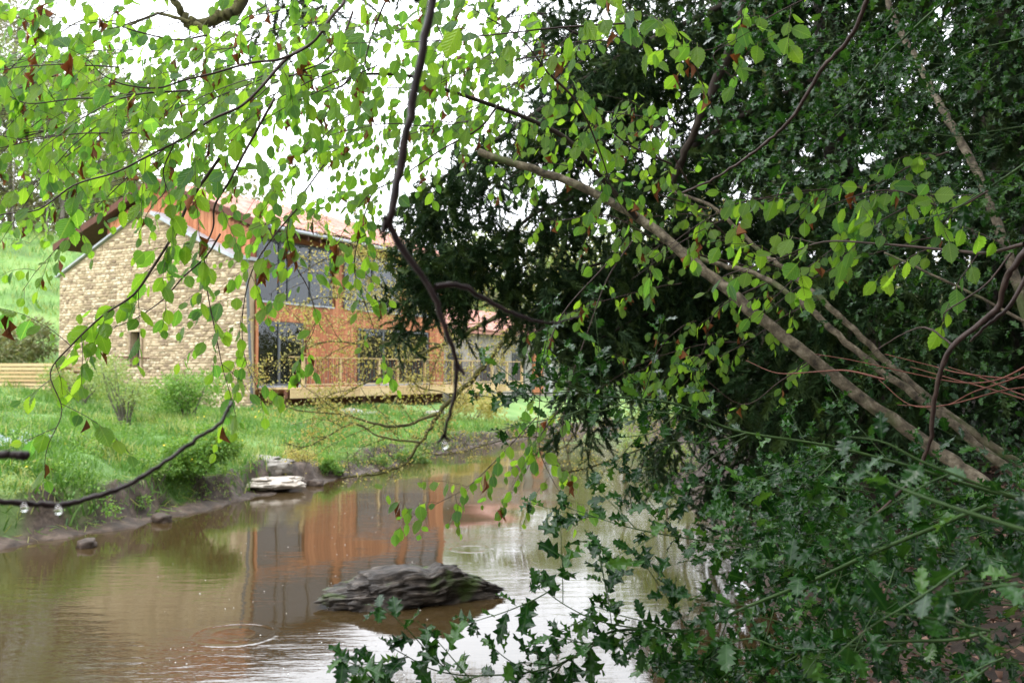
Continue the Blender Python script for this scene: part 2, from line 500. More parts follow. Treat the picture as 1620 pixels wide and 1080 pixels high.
n1 = N(t, 'ShaderNodeTexNoise', Scale=4.5, Detail=4.0, Roughness=0.55); t.links.new(mp.outputs[0], n1.inputs['Vector'])
n2 = N(t, 'ShaderNodeTexNoise', Scale=0.35, Detail=2.0); t.links.new(tcn.outputs['Object'], n2.inputs['Vector'])
sxyz = N(t, 'ShaderNodeSeparateXYZ'); t.links.new(tcn.outputs['Object'], sxyz.inputs[0])
# current is livelier around and below the rock, glassy near the left bank
patch = N(t, 'ShaderNodeMapRange'); patch.inputs['From Min'].default_value = 0.40; patch.inputs['From Max'].default_value = 0.62
patch.inputs['To Min'].default_value = 0.12; patch.inputs['To Max'].default_value = 1.0
t.links.new(n2.outputs['Fac'], patch.inputs['Value'])
hm = N(t, 'ShaderNodeMath', operation='MULTIPLY'); t.links.new(n1.outputs['Fac'], hm.inputs[0]); t.links.new(patch.outputs[0], hm.inputs[1])
hsum = hm.outputs[0]
for (cx, cy), rr, wdt, amp in ((PG(370, 1003)[:2], 0.37, 0.03, 0.055), (PG(962, 876)[:2], 0.20, 0.03, 0.07), (PG(745, 868)[:2], 0.25, 0.03, 0.06), (PG(1110, 868)[:2], 0.12, 0.025, 0.1), (PG(370, 1003)[:2], 0.20, 0.03, 0.03)):
    vd = N(t, 'ShaderNodeVectorMath', operation='DISTANCE'); vd.inputs[1].default_value = (cx, cy, 0)
    fl = N(t, 'ShaderNodeVectorMath', operation='MULTIPLY'); fl.inputs[1].default_value = (1, 1, 0)
    t.links.new(tcn.outputs['Object'], fl.inputs[0]); t.links.new(fl.outputs[0], vd.inputs[0])
    s1 = N(t, 'ShaderNodeMath', operation='SUBTRACT'); s1.inputs[1].default_value = rr; t.links.new(vd.outputs['Value'], s1.inputs[0])
    s2 = N(t, 'ShaderNodeMath', operation='DIVIDE'); s2.inputs[1].default_value = wdt; t.links.new(s1.outputs[0], s2.inputs[0])
    s3 = N(t, 'ShaderNodeMath', operation='POWER'); s3.inputs[1].default_value = 2; 
    ab = N(t, 'ShaderNodeMath', operation='ABSOLUTE'); t.links.new(s2.outputs[0], ab.inputs[0]); t.links.new(ab.outputs[0], s3.inputs[0])
    s4 = N(t, 'ShaderNodeMath', operation='MULTIPLY'); s4.inputs[1].default_value = -1; t.links.new(s3.outputs[0], s4.inputs[0])
    s5 = N(t, 'ShaderNodeMath', operation='EXPONENT'); t.links.new(s4.outputs[0], s5.inputs[0])
    s6 = N(t, 'ShaderNodeMath', operation='MULTIPLY_ADD'); s6.inputs[1].default_value = amp * 4; t.links.new(s5.outputs[0], s6.inputs[0]); t.links.new(hsum, s6.inputs[2])
    hsum = s6.outputs[0]
bm = N(t, 'ShaderNodeBump', Strength=0.42, Distance=0.012); t.links.new(hsum, bm.inputs['Height']); t.links.new(bm.outputs[0], b.inputs['Normal'])
link('river_water', np_mesh('river_water', np.stack([WX, WY, WZ], -1).reshape(-1, 3), T), m, kind='structure')

# ------------------------------------------------------------------ the house (local x along the river front, y along the gable, z up)
CORNER = (-9.07, 32.0)
HROT = math.atan2(0.878, 0.479)
house = empty('house', (*CORNER, 0), 'riverside house with an old rubble stone gable, orange timber cladding and pink tiled roof', 'house', rotz=HROT)


def H(name, V, T, m_, parent=None, kind=None, M=None, smooth_shade=False):
    me = np_mesh(name, V, T, smooth_shade=smooth_shade)
    o = bpy.data.objects.new(name, me); me.materials.append(m_); C.objects.link(o)
    o.parent = parent or house
    if M is not None: o.matrix_basis = M
    if kind: o['kind'] = kind
    return o


M_MORTAR = rough_mat('lime_mortar', [(0.3, (0.28, 0.21, 0.13)), (0.7, (0.42, 0.33, 0.21))], 12, 0.95, 0.5, 0.02)
M_STONE = rough_mat('rubble_stone', [(0.0, (0.17, 0.12, 0.085)), (0.35, (0.33, 0.25, 0.165)), (0.62, (0.54, 0.42, 0.28)), (0.9, (0.62, 0.53, 0.40))], 7, 0.9, 0.6, 0.02, rand=0.75, second=(1.3, 0.60, (0.22, 0.18, 0.12)))
M_BOARD = rough_mat('orange_board', [(0.25, (0.25, 0.085, 0.035)), (0.5, (0.40, 0.15, 0.065)), (0.8, (0.50, 0.22, 0.105))], 5, 0.6, 0.15, 0.005, stretch=(6, 6, 0.5), rand=0.35)
M_WALLBACK = rough_mat('backing_wall', [(0.3, (0.12, 0.045, 0.02)), (0.7, (0.18, 0.06, 0.03))], 5, 0.8, 0)
M_TILE = rough_mat('clay_tile', [(0.1, (0.26, 0.12, 0.09)), (0.4, (0.42, 0.205, 0.16)), (0.8, (0.55, 0.32, 0.26))], 5, 0.75, 0.3, 0.01, rand=0.6)
M_ZINC = rough_mat('zinc', [(0.3, (0.30, 0.32, 0.35)), (0.7, (0.42, 0.44, 0.47))], 3, 0.4, 0.1, 0.004)
M_FRAME = rough_mat('grey_frame', [(0.3, (0.07, 0.08, 0.09)), (0.7, (0.10, 0.11, 0.12))], 8, 0.45, 0)
M_EAVE = rough_mat('brown_eave_wood', [(0.3, (0.07, 0.028, 0.018)), (0.7, (0.13, 0.05, 0.03))], 6, 0.7, 0.2, 0.01)
M_PINE = rough_mat('pale_pine', [(0.2, (0.38, 0.25, 0.12)), (0.5, (0.52, 0.37, 0.19)), (0.8, (0.60, 0.46, 0.27))], 6, 0.7, 0.2, 0.006, stretch=(1, 6, 6), rand=0.4)
M_CURTAIN = rough_mat('pale_curtain', [(0.3, (0.36, 0.37, 0.37)), (0.7, (0.5, 0.5, 0.5))], 3, 0.9, 0)
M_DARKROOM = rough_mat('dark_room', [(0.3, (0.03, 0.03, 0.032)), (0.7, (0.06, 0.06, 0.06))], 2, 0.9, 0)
mg, t, b = mat('window_glass')
gl = N(t, 'ShaderNodeBsdfGlossy', Roughness=0.02); gl.inputs['Color'].default_value = (0.9, 0.95, 1, 1)
tp = N(t, 'ShaderNodeBsdfTransparent'); tp.inputs['Color'].default_value = (0.75, 0.8, 0.82, 1)
fz = N(t, 'ShaderNodeFresnel', IOR=1.6)
fm = N(t, 'ShaderNodeMath', operation='MULTIPLY'); fm.inputs[1].default_value = 1.0; t.links.new(fz.outputs[0], fm.inputs[0])
ms = N(t, 'ShaderNodeMixShader'); t.links.new(fm.outputs[0], ms.inputs[0]); t.links.new(tp.outputs[0], ms.inputs[1]); t.links.new(gl.outputs[0], ms.inputs[2])
t.links.new(ms.outputs[0], t.nodes['Material Output'].inputs['Surface'])
M_GLASS = mg

# stone gable wall: outline in (y, z), thickness along x
GW = 9.65
def gable_top(y):
    if y < 4.9:
        return np.interp(y, [-0.1, 0.35, 1.7, 4.9], [6.15, 6.2, 6.75, 8.25])
    return np.interp(y, [4.9, 9.65], [8.25, 6.05])
def gable_edge(z):     # the river-side corner leans out a little towards its foot
    return np.interp(z, [1.0, 5.0, 6.2], [-0.42, -0.12, 0.0])
SLIT = (5.05, 5.55, 2.55, 3.85)      # y0, y1, z0, z1 of the slit window
slit_c = np.array(CORNER)
wallM = Multi()
ys = sorted(set(list(np.linspace(0.0, GW, 24)) + [SLIT[0], SLIT[1]]))
zs0 = 0.8
def wall_col(y0, y1, za0, za1, zb0, zb1):
    V = np.array([(0.04, y0, za0), (0.5, y0, za0), (0.5, y1, zb0), (0.04, y1, zb0), (0.04, y0, za1), (0.5, y0, za1), (0.5, y1, zb1), (0.04, y1, zb1)], float)
    wallM.add(V, BOXT)
for y0, y1 in zip(ys[:-1], ys[1:]):
    mid = (y0 + y1) / 2
    if SLIT[0] <= mid <= SLIT[1]:
        wall_col(y0, y1, zs0, SLIT[2], zs0, SLIT[2]); wall_col(y0, y1, SLIT[3], gable_top(y0), SLIT[3], gable_top(y1))
    else:
        wall_col(y0, y1, zs0, gable_top(y0), zs0, gable_top(y1))
# leaning corner wedge
wallM.add(np.array([(0.04, -0.40, zs0), (0.22, -0.40, zs0), (0.22, 0, zs0), (0.04, 0, zs0), (0.04, -0.004, 6.15), (0.22, -0.004, 6.15), (0.22, 0, 6.2), (0.04, 0, 6.2)], float), BOXT)
gable = H('gable_wall', np.vstack(wallM.V), np.vstack(wallM.T), M_MORTAR)
# individual stones, laid in rough courses
def stone_template(seed):
    r = np.random.default_rng(seed)
    V, T_ = [], []
    # back ring 8, front ring 8 (inset), centre
    ang = np.linspace(0, 2 * math.pi, 8, endpoint=False) + math.pi / 8
    def sq(a, k):
        c, s = math.cos(a), math.sin(a); m_ = max(abs(c), abs(s)) ** k
        return c / m_, s / m_
    for ring, (xx, sc_) in enumerate(((0.0, 0.5), (-0.65, 0.475), (-1.0, 0.33))):
        for a in ang:
            c, s = sq(a, 0.85)
            j = 1 + r.normal(0, 0.07)
            V.append((xx + r.normal(0, 0.08) * (ring > 0), c * sc_ * j, s * sc_ * j))
    V.append((-1.0, 0, 0))
    for k in range(2):
        for j in range(8):
            a, b_ = k * 8 + j, k * 8 + (j + 1) % 8
            T_ += [(a, a + 8, b_ + 8), (a, b_ + 8, b_)]
    for j in range(8): T_.append((16 + j, 24, 16 + (j + 1) % 8))
    return np.array(V), np.array(T_)
STN = [stone_template(i) for i in range(6)]
stones = []
z = 0.95
rs = random.Random(3)
while z < 8.2:
    h = rs.uniform(0.065, 0.13)
    y = gable_edge(z) + rs.uniform(0, 0.05)
    while y < GW:
        w = rs.uniform(0.12, 0.34) if rs.random() < 0.85 else rs.uniform(0.34, 0.55)
        if y + w > GW: w = GW - y
        hh = h * rs.uniform(0.85, 1.08)
        cy, cz = y + w / 2, z + h / 2
        ok = cz + h * 0.5 < gable_top(cy) - 0.02 and w > 0.09
        if SLIT[0] - 0.1 < y + w - 0.02 and y + 0.02 < SLIT[1] + 0.1 and SLIT[2] - 0.05 < cz < SLIT[3] + 0.12: ok = False
        if ok: stones.append((cy, cz + rs.uniform(-.01, .01), w - 0.018, hh - 0.008, rs.uniform(-2.0, 2.0)))
        y += w
    z += h
stones.sort(key=lambda s: -s[2] * s[3])
smesh = []
for i, (V, T_) in enumerate(STN):
    me = np_mesh('stone', V, T_, smooth_shade=True); me.materials.append(M_STONE); smesh.append(me)
for k, (cy, cz, w, h, a) in enumerate(stones[:300]):
    o = bpy.data.objects.new('stone', smesh[k % 6]); C.objects.link(o); o.parent = gable
    o.matrix_basis = Matrix.LocRotScale((0.045, cy, cz), Matrix.Rotation(R(a), 3, 'X'), (rs.uniform(0.022, 0.045), w, h))
mm = Multi()
for k, (cy, cz, w, h, a) in enumerate(stones[300:]):
    V, T_ = STN[k % 6]; V = V * np.array((rs.uniform(0.02, 0.04), w, h)) + np.array((0.045, cy, cz)); mm.add(V, T_, rs.random())
sme = mm.mesh('small_stones'); sme.materials.append(M_STONE)
o = bpy.data.objects.new('small_stones', sme); C.objects.link(o); o.parent = gable; o['kind'] = 'stuff'
# slit window with pale dressed jambs
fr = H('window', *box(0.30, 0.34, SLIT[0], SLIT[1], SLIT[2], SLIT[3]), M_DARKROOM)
for (a, b_, c, d_) in ((SLIT[0] - 0.10, SLIT[0], SLIT[2], SLIT[3]), (SLIT[1], SLIT[1] + 0.10, SLIT[2], SLIT[3]), (SLIT[0] - 0.16, SLIT[1] + 0.16, SLIT[3], SLIT[3] + 0.10), (SLIT[0] - 0.12, SLIT[1] + 0.12, SLIT[2] - 0.09, SLIT[2])):
    H('sill' if d_ == SLIT[2] else 'jamb', *box(-0.03, 0.12, a + 0.002, b_ - 0.002, c + 0.001, d_ - 0.001), M_STONE, fr)
# zinc coping along the river-side slope, then down the leaning corner
def strip(name, pts, w0, w1, thick, m_, parent=None):
    mu = Multi()
    for (a, b_) in zip(pts[:-1], pts[1:]):
        (y0, z0), (y1, z1) = a, b_
        nx_, nz_ = -(z1 - z0), (y1 - y0); L = math.hypot(nx_, nz_); nx_, nz_ = nx_ / L * thick, nz_ / L * thick
        if nz_ < 0: nx_, nz_ = -nx_, -nz_
        V = np.array([(w0, y0, z0), (w1, y0, z0), (w1, y1, z1), (w0, y1, z1), (w0, y0 + nx_, z0 + nz_), (w1, y0 + nx_, z0 + nz_), (w1, y1 + nx_, z1 + nz_), (w0, y1 + nx_, z1 + nz_)], float)
        mu.add(V, BOXT)
    return H(name, np.vstack(mu.V), np.vstack(mu.T), m_, parent)
strip('coping', [(-0.12, 6.17), (0.36, 6.23), (1.7, 6.79), (4.4, 8.06)], -0.22, 0.52, 0.12, M_ZINC)
strip('coping', [(5.1, 8.17), (9.75, 6.03)], -0.10, 0.52, 0.06, M_ZINC)
H('corner_flashing', np.array([(-0.05, -0.46, 1.2), (0.03, -0.46, 1.2), (0.03, -0.41, 1.2), (-0.05, -0.41, 1.2), (-0.05, -0.14, 6.15), (0.03, -0.14, 6.15), (0.03, -0.07, 6.15), (-0.05, -0.07, 6.15)], float), BOXT, M_FRAME)

# modern volume behind: front wall at y = 0.12 with openings
X0, X1, YF, YB = 0.55, 12.45, 0.0, 9.4
OPEN = [(0.62, 4.62, 4.85, 7.02), (5.35, 8.95, 4.85, 7.02), (9.6, 12.0, 4.85, 7.02), (0.62, 3.0, 1.9, 4.15), (6.25, 11.2, 1.9, 4.12)]
mu = Multi()
xs = sorted({X0, X1, *[o_[0] for o_ in OPEN], *[o_[1] for o_ in OPEN]})
for x0, x1 in zip(xs[:-1], xs[1:]):
    mid = (x0 + x1) / 2
    cuts = sorted([(o_[2], o_[3]) for o_ in OPEN if o_[0] <= mid <= o_[1]])
    z0 = 0.9
    for c0, c1 in cuts + [(7.35, 7.35)]:
        if c0 > z0: mu.add(*box(x0, x1, YF + 0.03, YF + 0.2, z0, c0))
        z0 = c1
H('front_wall', np.vstack(mu.V), np.vstack(mu.T), M_WALLBACK)
# gable ends and back of the modern volume (gable plane faces the camera above the stone wall)
def prism(x0, x1, prof):
    n = len(prof); V = [(x0, y, z_) for y, z_ in prof] + [(x1, y, z_) for y, z_ in prof]
    T_ = [(0, i + 1, i) for i in range(1, n - 1)] + [(n, n + i, n + i + 1) for i in range(1, n - 1)]
    for i in range(n):
        j = (i + 1) % n; T_ += [(i, j, j + n), (i, j + n, i + n)]
    return np.array(V, float), np.array(T_)
GPROF = [(0.2, 0.9), (7.6, 0.9), (7.6, 8.07), (4.8, 9.2), (0.2, 7.38)]
H('end_wall', *prism(X0, X0 + 0.15, GPROF), M_WALLBACK)
H('end_wall', *prism(X1 - 0.15, X1, GPROF), M_WALLBACK)
H('back_wall', *box(X0 + 0.15, X1 - 0.15, 7.4, 7.6, 0.9, 8.0), M_WALLBACK)
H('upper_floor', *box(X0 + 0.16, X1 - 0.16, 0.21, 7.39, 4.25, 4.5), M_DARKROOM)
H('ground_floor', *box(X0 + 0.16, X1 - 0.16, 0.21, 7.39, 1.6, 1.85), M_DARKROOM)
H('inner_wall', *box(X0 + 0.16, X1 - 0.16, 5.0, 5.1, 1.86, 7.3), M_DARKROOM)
# vertical boards on the river front and on the gable above the stonework
cladding = H('cladding', *box(X0, X1, -0.005, 0.028, 7.06, 7.33), M_BOARD)
def board(x0, x1, z0, z1, y=-0.03):
    H('board', *box(x0, x1, y, y + 0.025, z0, z1), M_BOARD, cladding)
x = X0; k = 0
while x < X1 - 0.02:
    w = min(0.185, X1 - x)
    a, b_ = x + 0.006, x + w - 0.006
    cuts = sorted([(o_[2] - 0.02, o_[3] + 0.02) for o_ in OPEN if a < o_[1] + 0.02 and b_ > o_[0] - 0.02])
    z0 = 1.62
    for c0, c1 in cuts + [(7.04, 7.04)]:
        if c0 - z0 > 0.1: board(a, b_, z0, c0)
        z0 = max(z0, c1)
    x += w
for k in range(50):
    y = 0.25 + k * 0.184
    if y > 7.4: break
    ztop = np.interp(y + 0.09, [0.2, 4.8, 9.4], [7.3, 9.1, 7.27]); zb = gable_top(y + 0.09) - 0.15
    H('board', *box(X0 - 0.03, X0 - 0.004, y, y + 0.172, zb, ztop), M_BOARD, cladding)
# windows: frame, panes, curtains
def window(x0, x1, z0, z1, mull, curtain=(), name='window'):
    f = Multi(); w = 0.07; y0, y1 = -0.01, 0.08
    for (a, b_, c, d_) in ((x0, x1, z0, z0 + w), (x0, x1, z1 - w, z1), (x0, x0 + w, z0 + w, z1 - w), (x1 - w, x1, z0 + w, z1 - w)): f.add(*box(a, b_, y0, y1, c, d_))
    for m_ in mull: f.add(*box(m_ - 0.05, m_ + 0.05, y0, y1, z0 + w, z1 - w))
    win = H(name, np.vstack(f.V), np.vstack(f.T), M_FRAME)
    edges = [x0 + w] + list(mull) + [x1 - w]
    for a, b_ in zip(edges[:-1], edges[1:]):
        H('pane', *box(a + 0.002 + (0.05 if a in mull else 0), b_ - 0.002 - (0.05 if b_ in mull else 0), 0.03, 0.045, z0 + w + 0.002, z1 - w - 0.002), M_GLASS, win)
    H('sill', *box(x0 - 0.05, x1 + 0.05, -0.09, -0.035, z0 - 0.06, z0 - 0.003), M_ZINC, win)
    for (a, b_) in curtain:
        n_ = max(4, int((b_ - a) / 0.06)); V, T_ = [], []
        for i in range(n_ + 1):
            xx = a + (b_ - a) * i / n_; yy = 0.32 + 0.03 * math.sin(i * 1.9)
            V += [(xx, yy, z0 + 0.02), (xx, yy, z1 - 0.05)]
            if i: T_ += [(2 * i - 2, 2 * i, 2 * i + 1), (2 * i - 2, 2 * i + 1, 2 * i - 1)]
        H('curtain', np.array(V), np.array(T_), M_CURTAIN, win, smooth_shade=True)
window(0.62, 4.62, 4.85, 7.02, [1.75, 2.2, 3.4], [(0.7, 1.6), (2.3, 2.7), (3.5, 4.5)])
window(5.35, 8.95, 4.85, 7.02, [7.2], [(5.5, 7.0)])
window(9.6, 12.0, 4.85, 7.02, [10.8], [(9.7, 11.8)])
window(0.62, 3.0, 1.9, 4.15, [1.75], [])
window(6.25, 11.2, 1.9, 4.12, [7.9, 9.5], [(9.6, 11.0)])
H('corner_post', *box(0.50, 0.615, -0.09, -0.034, 1.6, 4.80), M_BOARD)
# roof: deck, tiles, gutters, rafters under the overhang
RX0, RX1 = 0.25, 13.0
def slope(y_e, z_e, y_r, z_r, name, x0=RX0, x1=RX1, th=0.14, m_=M_EAVE, parent=None):
    V = np.array([(x0, y_e, z_e - th), (x1, y_e, z_e - th), (x1, y_r, z_r - th), (x0, y_r, z_r - th), (x0, y_e, z_e), (x1, y_e, z_e), (x1, y_r, z_r), (x0, y_r, z_r)], float)
    return H(name, V, BOXT, m_, parent)
EY, EZ, RY, RZ, BEY = -0.75, 7.35, 4.8, 9.42, 10.35
roof = slope(EY, EZ, RY, RZ, 'roof')
slope(BEY, EZ, RY, RZ, 'roof_back', parent=roof)
def tile_tmpl():
    n = 6; V, T_ = [], []
    for i in range(n + 1):
        a = math.pi * i / n
        for s, r in ((0, 0.5), (1, 0.42)):
            V.append((math.cos(a) * r, s, math.sin(a) * r * 0.62))
    for i in range(n):
        a = 2 * i; T_ += [(a, a + 1, a + 3), (a, a + 3, a + 2)]
    # low rim at the eave end
    c = len(V)
    for i in range(n + 1):
        a = math.pi * i / n; V.append((math.cos(a) * 0.38, 0, math.sin(a) * 0.38 * 0.62))
    for i in range(n): T_ += [(2 * i, 2 * i + 2, c + i + 1), (2 * i, c + i + 1, c + i)]
    return np.array(V), np.array(T_)
TV, TT = tile_tmpl()
tile_me = np_mesh('tile', TV, TT); tile_me.materials.append(M_TILE)
Ls = math.hypot(RY - EY, RZ - EZ); ang = math.atan2(RZ - EZ, RY - EY)
tiles = []
rows = int(Ls / 0.34); cols = int((RX1 - RX0) / 0.215)
for r_ in range(rows):
    for c_ in range(cols):
        tiles.append((RX0 + 0.12 + c_ * 0.215 + rs.uniform(-.008, .008), r_ * 0.34, rs.uniform(-1.5, 1.5), r_ % 7))
def tile_M(x, s, a):
    y = EY - 0.06 + s * math.cos(ang); z_ = EZ + 0.03 + s * math.sin(ang)
    return Matrix.Translation((x, y, z_)) @ Matrix.Rotation(ang, 4, 'X') @ Matrix.Rotation(R(a), 4, 'Z') @ Matrix.Rotation(R(2.2), 4, 'X') @ Matrix.Diagonal((0.215, 0.40, 0.20, 1))
near = [t_ for t_ in tiles if t_[0] < 5.5]; near.sort(key=lambda q: q[1] * 0.6 + q[0])
chosen = set(near[:300])
for q in near[:300]:
    o = bpy.data.objects.new('tile', tile_me); C.objects.link(o); o.parent = roof; o.matrix_basis = tile_M(q[0], q[1], q[2])
mm = Multi()
for q in tiles:
    if q in chosen: continue
    Mx = np.array(tile_M(q[0], q[1], q[2])); mm.add(TV @ Mx[:3, :3].T + Mx[:3, 3], TT, rs.random())
me = mm.mesh('far_tiles'); me.materials.append(M_TILE); o = bpy.data.objects.new('far_tiles', me); C.objects.link(o); o.parent = roof; o['kind'] = 'stuff'
mu = Multi()
for c_ in range(30):
    V, T_ = TV * np.array((0.26, 0.46, 0.24)), TT
    V = V[:, [1, 0, 2]]
    mu.add(V + np.array((RX0 + c_ * 0.425, RY, RZ + 0.0)), T_[:, ::-1], rs.random())
me = mu.mesh('ridge_tiles'); me.materials.append(M_TILE); o = bpy.data.objects.new('ridge_tiles', me); C.objects.link(o); o.parent = roof; o['kind'] = 'stuff'
gut = curve([(RX0, EY - 0.13, EZ - 0.06), (6, EY - 0.13, EZ - 0.075), (RX1, EY - 0.13, EZ - 0.09)], 3)
H('gutter', *tube(gut, 0.065, 0.065, 8), M_ZINC, smooth_shade=True)
for i in range(20):
    xx = RX0 + 0.15 + i * 0.65
    V = np.array([(xx, EY, EZ - 0.30), (xx + 0.08, EY, EZ - 0.30), (xx + 0.08, 0.1, EZ - 0.01), (xx, 0.1, EZ - 0.01), (xx, EY, EZ - 0.145), (xx + 0.08, EY, EZ - 0.145), (xx + 0.08, 0.1, EZ + 0.165), (xx, 0.1, EZ + 0.165)], float)
    H('rafter', V, BOXT, M_EAVE, roof)
for s in (0, 1):
    y_e = (EY, BEY)[s]
    V = np.array([(RX0 - 0.05, y_e, EZ - 0.22), (RX0 - 0.004, y_e, EZ - 0.22), (RX0 - 0.004, RY, RZ - 0.2), (RX0 - 0.05, RY, RZ - 0.2), (RX0 - 0.05, y_e, EZ + 0.04), (RX0 - 0.004, y_e, EZ + 0.04), (RX0 - 0.004, RY, RZ + 0.06), (RX0 - 0.05, RY, RZ + 0.06)], float)
    H('bargeboard', V, BOXT, M_EAVE, roof)
H('metal_bar', *tube(np.array([(-0.15, 6.2, 2.95), (-0.15, 5.0, 2.9), (-0.15, 4.4, 2.87)]), 0.03, 0.03, 6), M_EAVE)

# low annex beyond the house along the same front
annex = empty('stone_annex', (CORNER[0] + 0.479 * 12.5, CORNER[1] + 0.878 * 12.5, 0), 'low grey stone annex with pink tiled roof behind the far end of the deck', 'building', rotz=HROT)
M_GREYSTONE = rough_mat('grey_rubble', [(0.2, (0.14, 0.13, 0.115)), (0.5, (0.28, 0.26, 0.23)), (0.8, (0.42, 0.40, 0.36))], 3.5, 0.9, 0.6, 0.03)
H('wall', *prism(0.02, 13.0, [(0.6, 0.9), (6.6, 0.9), (6.6, 4.3), (3.6, 5.6), (0.6, 4.3)]), M_GREYSTONE, annex)
for i, (a, b_, c, d_) in enumerate(((1.2, 2.4, 1.9, 3.3), (4.2, 5.4, 1.9, 3.3), (7.5, 8.8, 1.2, 3.4))):
    w_ = H('window', *box(a, b_, 0.50, 0.58, c, d_), M_FRAME, annex)
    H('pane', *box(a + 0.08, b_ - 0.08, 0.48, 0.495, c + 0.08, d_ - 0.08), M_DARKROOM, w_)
H('orange_door', *box(9.8, 11.0, 0.50, 0.58, 1.2, 3.4), M_BOARD, annex)
H('white_post', *box(11.5, 11.8, 0.35, 0.55, 1.2, 4.2), M_CURTAIN, annex)
V = np.array([(-0.0, 0.1, 4.25), (13.3, 0.1, 4.25), (13.3, 3.6, 5.7), (-0.0, 3.6, 5.7), (0.0, 0.1, 4.37), (13.3, 0.1, 4.37), (13.3, 3.6, 5.82), (0.0, 3.6, 5.82)], float)
arf = H('roof', V, BOXT, M_TILE, annex)
V2 = V.copy(); V2[:, 1] = 7.2 - V2[:, 1]; H('roof_back', V2, BOXT, M_TILE, arf)
mm = Multi(); a2 = math.atan2(1.45, 3.5)
for r_ in range(10):
    for c_ in range(60):
        Mx = np.array(Matrix.Translation((0.1 + c_ * 0.215, 0.05 + r_ * 0.34 * math.cos(a2), 4.40 + r_ * 0.34 * math.sin(a2))) @ Matrix.Rotation(a2, 4, 'X') @ Matrix.Rotation(R(2), 4, 'X') @ Matrix.Diagonal((0.215, 0.4, 0.2, 1)))
        mm.add(TV @ Mx[:3, :3].T + Mx[:3, 3], TT, rs.random())
me = mm.mesh('roof_tiles'); me.materials.append(M_TILE); o = bpy.data.objects.new('roof_tiles', me); C.objects.link(o); o.parent = arf; o['kind'] = 'stuff'

# deck on posts in front of the house
deck = empty('timber_deck', (CORNER[0], CORNER[1], 0), 'pale timber deck with baluster railing raised on posts along the orange house front', 'deck', rotz=HROT)
DX0, DX1, DY0 = 0.35, 16.9, -1.75
n = 11
for i in range(n):
    y0 = DY0 + i * 0.148
    H('plank', *box(DX0, DX1, y0, y0 + 0.14, 1.80, 1.835), M_PINE, deck)
x = DX0
while x < DX1 - 0.1:
    w = min(0.92, DX1 - x)
    H('fascia', *box(x + 0.008, x + w - 0.008, DY0 - 0.04, DY0 - 0.005, 1.50, 1.79), M_PINE, deck); x += w
H('beam', *box(DX0, DX1, DY0 + 0.1, DY0 + 0.25, 1.50, 1.79), M_EAVE, deck)
x = DX0 + 0.1
while x < DX1:
    H('pile', *box(x, x + 0.2, DY0 + 0.3, DY0 + 0.5, 0.6, 1.5), M_EAVE, deck); x += 2.1
posts = [1.05, 3.0, 5.3, 6.5, 8.4, 10.5, 12.1, 13.9, 15.3, 16.8]
for xx in posts: H('post', *box(xx - 0.045, xx + 0.045, DY0 - 0.0, DY0 + 0.09, 1.836, 2.86), M_PINE, deck)
H('rail', *box(0.40, 16.86, DY0 - 0.02, DY0 + 0.11, 2.861, 2.90), M_PINE, deck)
H('rail', *box(0.40, 16.86, DY0 + 0.03, DY0 + 0.06, 1.93, 1.97), M_PINE, deck)
x = 1.2; nb = 0
while x < 16.7 and nb < 290:
    if min(abs(x - q) for q in posts) > 0.07: H('baluster', *box(x, x + 0.016, DY0 + 0.035, DY0 + 0.051, 1.971, 2.86), M_EAVE if nb % 2 else M_FRAME, deck); nb += 1
    x += 0.115

# ------------------------------------------------------------------ things on the left bank
def gz(x, y): return float(ground_z(np.array([x]), np.array([y]))[0])

# stack of sawn boards
c0 = P(20, 590, 29)
st = empty('timber_stack', (c0[0], c0[1], gz(c0[0], c0[1])), 'low stack of pale sawn boards lying on the grass left of the stone gable', 'timber stack')
gz0 = gz(c0[0], c0[1])
for lay in range(7):
    for k in range(5):
        L = 5.2 + rs.uniform(-.3, .3)
        V, T_ = box(-L / 2 + rs.uniform(-.1, .1), L / 2, k * 0.32 - 0.6, k * 0.32 - 0.33, lay * 0.115, lay * 0.115 + 0.085)
        o = bpy.data.objects.new('board', np_mesh('board', V, T_, smooth_shade=False)); o.data.materials.append(M_PINE)
        C.objects.link(o); o.parent = st; o.matrix_basis = Matrix.Translation((-0.7, 0, -0.12)) @ Matrix.Rotation(R(-12 + rs.uniform(-1.2, 1.2)), 4, 'Z')
for k in range(3):
    H('bearer', *box(-3.0 + k * 1.7, -2.9 + k * 1.7, -0.55, 0.9, -0.35, -0.125), M_EAVE, st)
# tarpaulin
M_TARP = rough_mat('blue_grey_plastic', [(0.3, (0.30, 0.36, 0.42)), (0.7, (0.48, 0.54, 0.60))], 3, 0.35, 0.4, 0.02)
c0 = P(15, 715, 17.0); tx, ty = c0[0], c0[1]
n = 26; V, T_ = [], []
for i in range(n):
    for j in range(n):
        x_, y_ = tx - 2.0 + 3.0 * i / (n - 1), ty - 1.6 + 3.2 * j / (n - 1)
        V.append((x_ + 0.1 * math.sin(j), y_ + 0.1 * math.sin(i * 1.3), gz(x_, y_) + 0.06 + 0.10 * abs(mnoise.noise(Vector((x_ * 2.2, y_ * 2.2, 4))))+0.03*mnoise.noise(Vector((x_*7,y_*7,1)))))
for i in range(n - 1):
    for j in range(n - 1):
        a = i * n + j; T_ += [(a, a + n, a + n + 1), (a, a + n + 1, a + 1)]
me = np_mesh('tarpaulin', V, T_)
o = link('tarpaulin', me, M_TARP); sm = o.modifiers.new('thickness', 'SOLIDIFY'); sm.thickness = 0.01
props(o, 'crumpled blue grey plastic sheet lying on the grass of the left bank', 'tarpaulin')

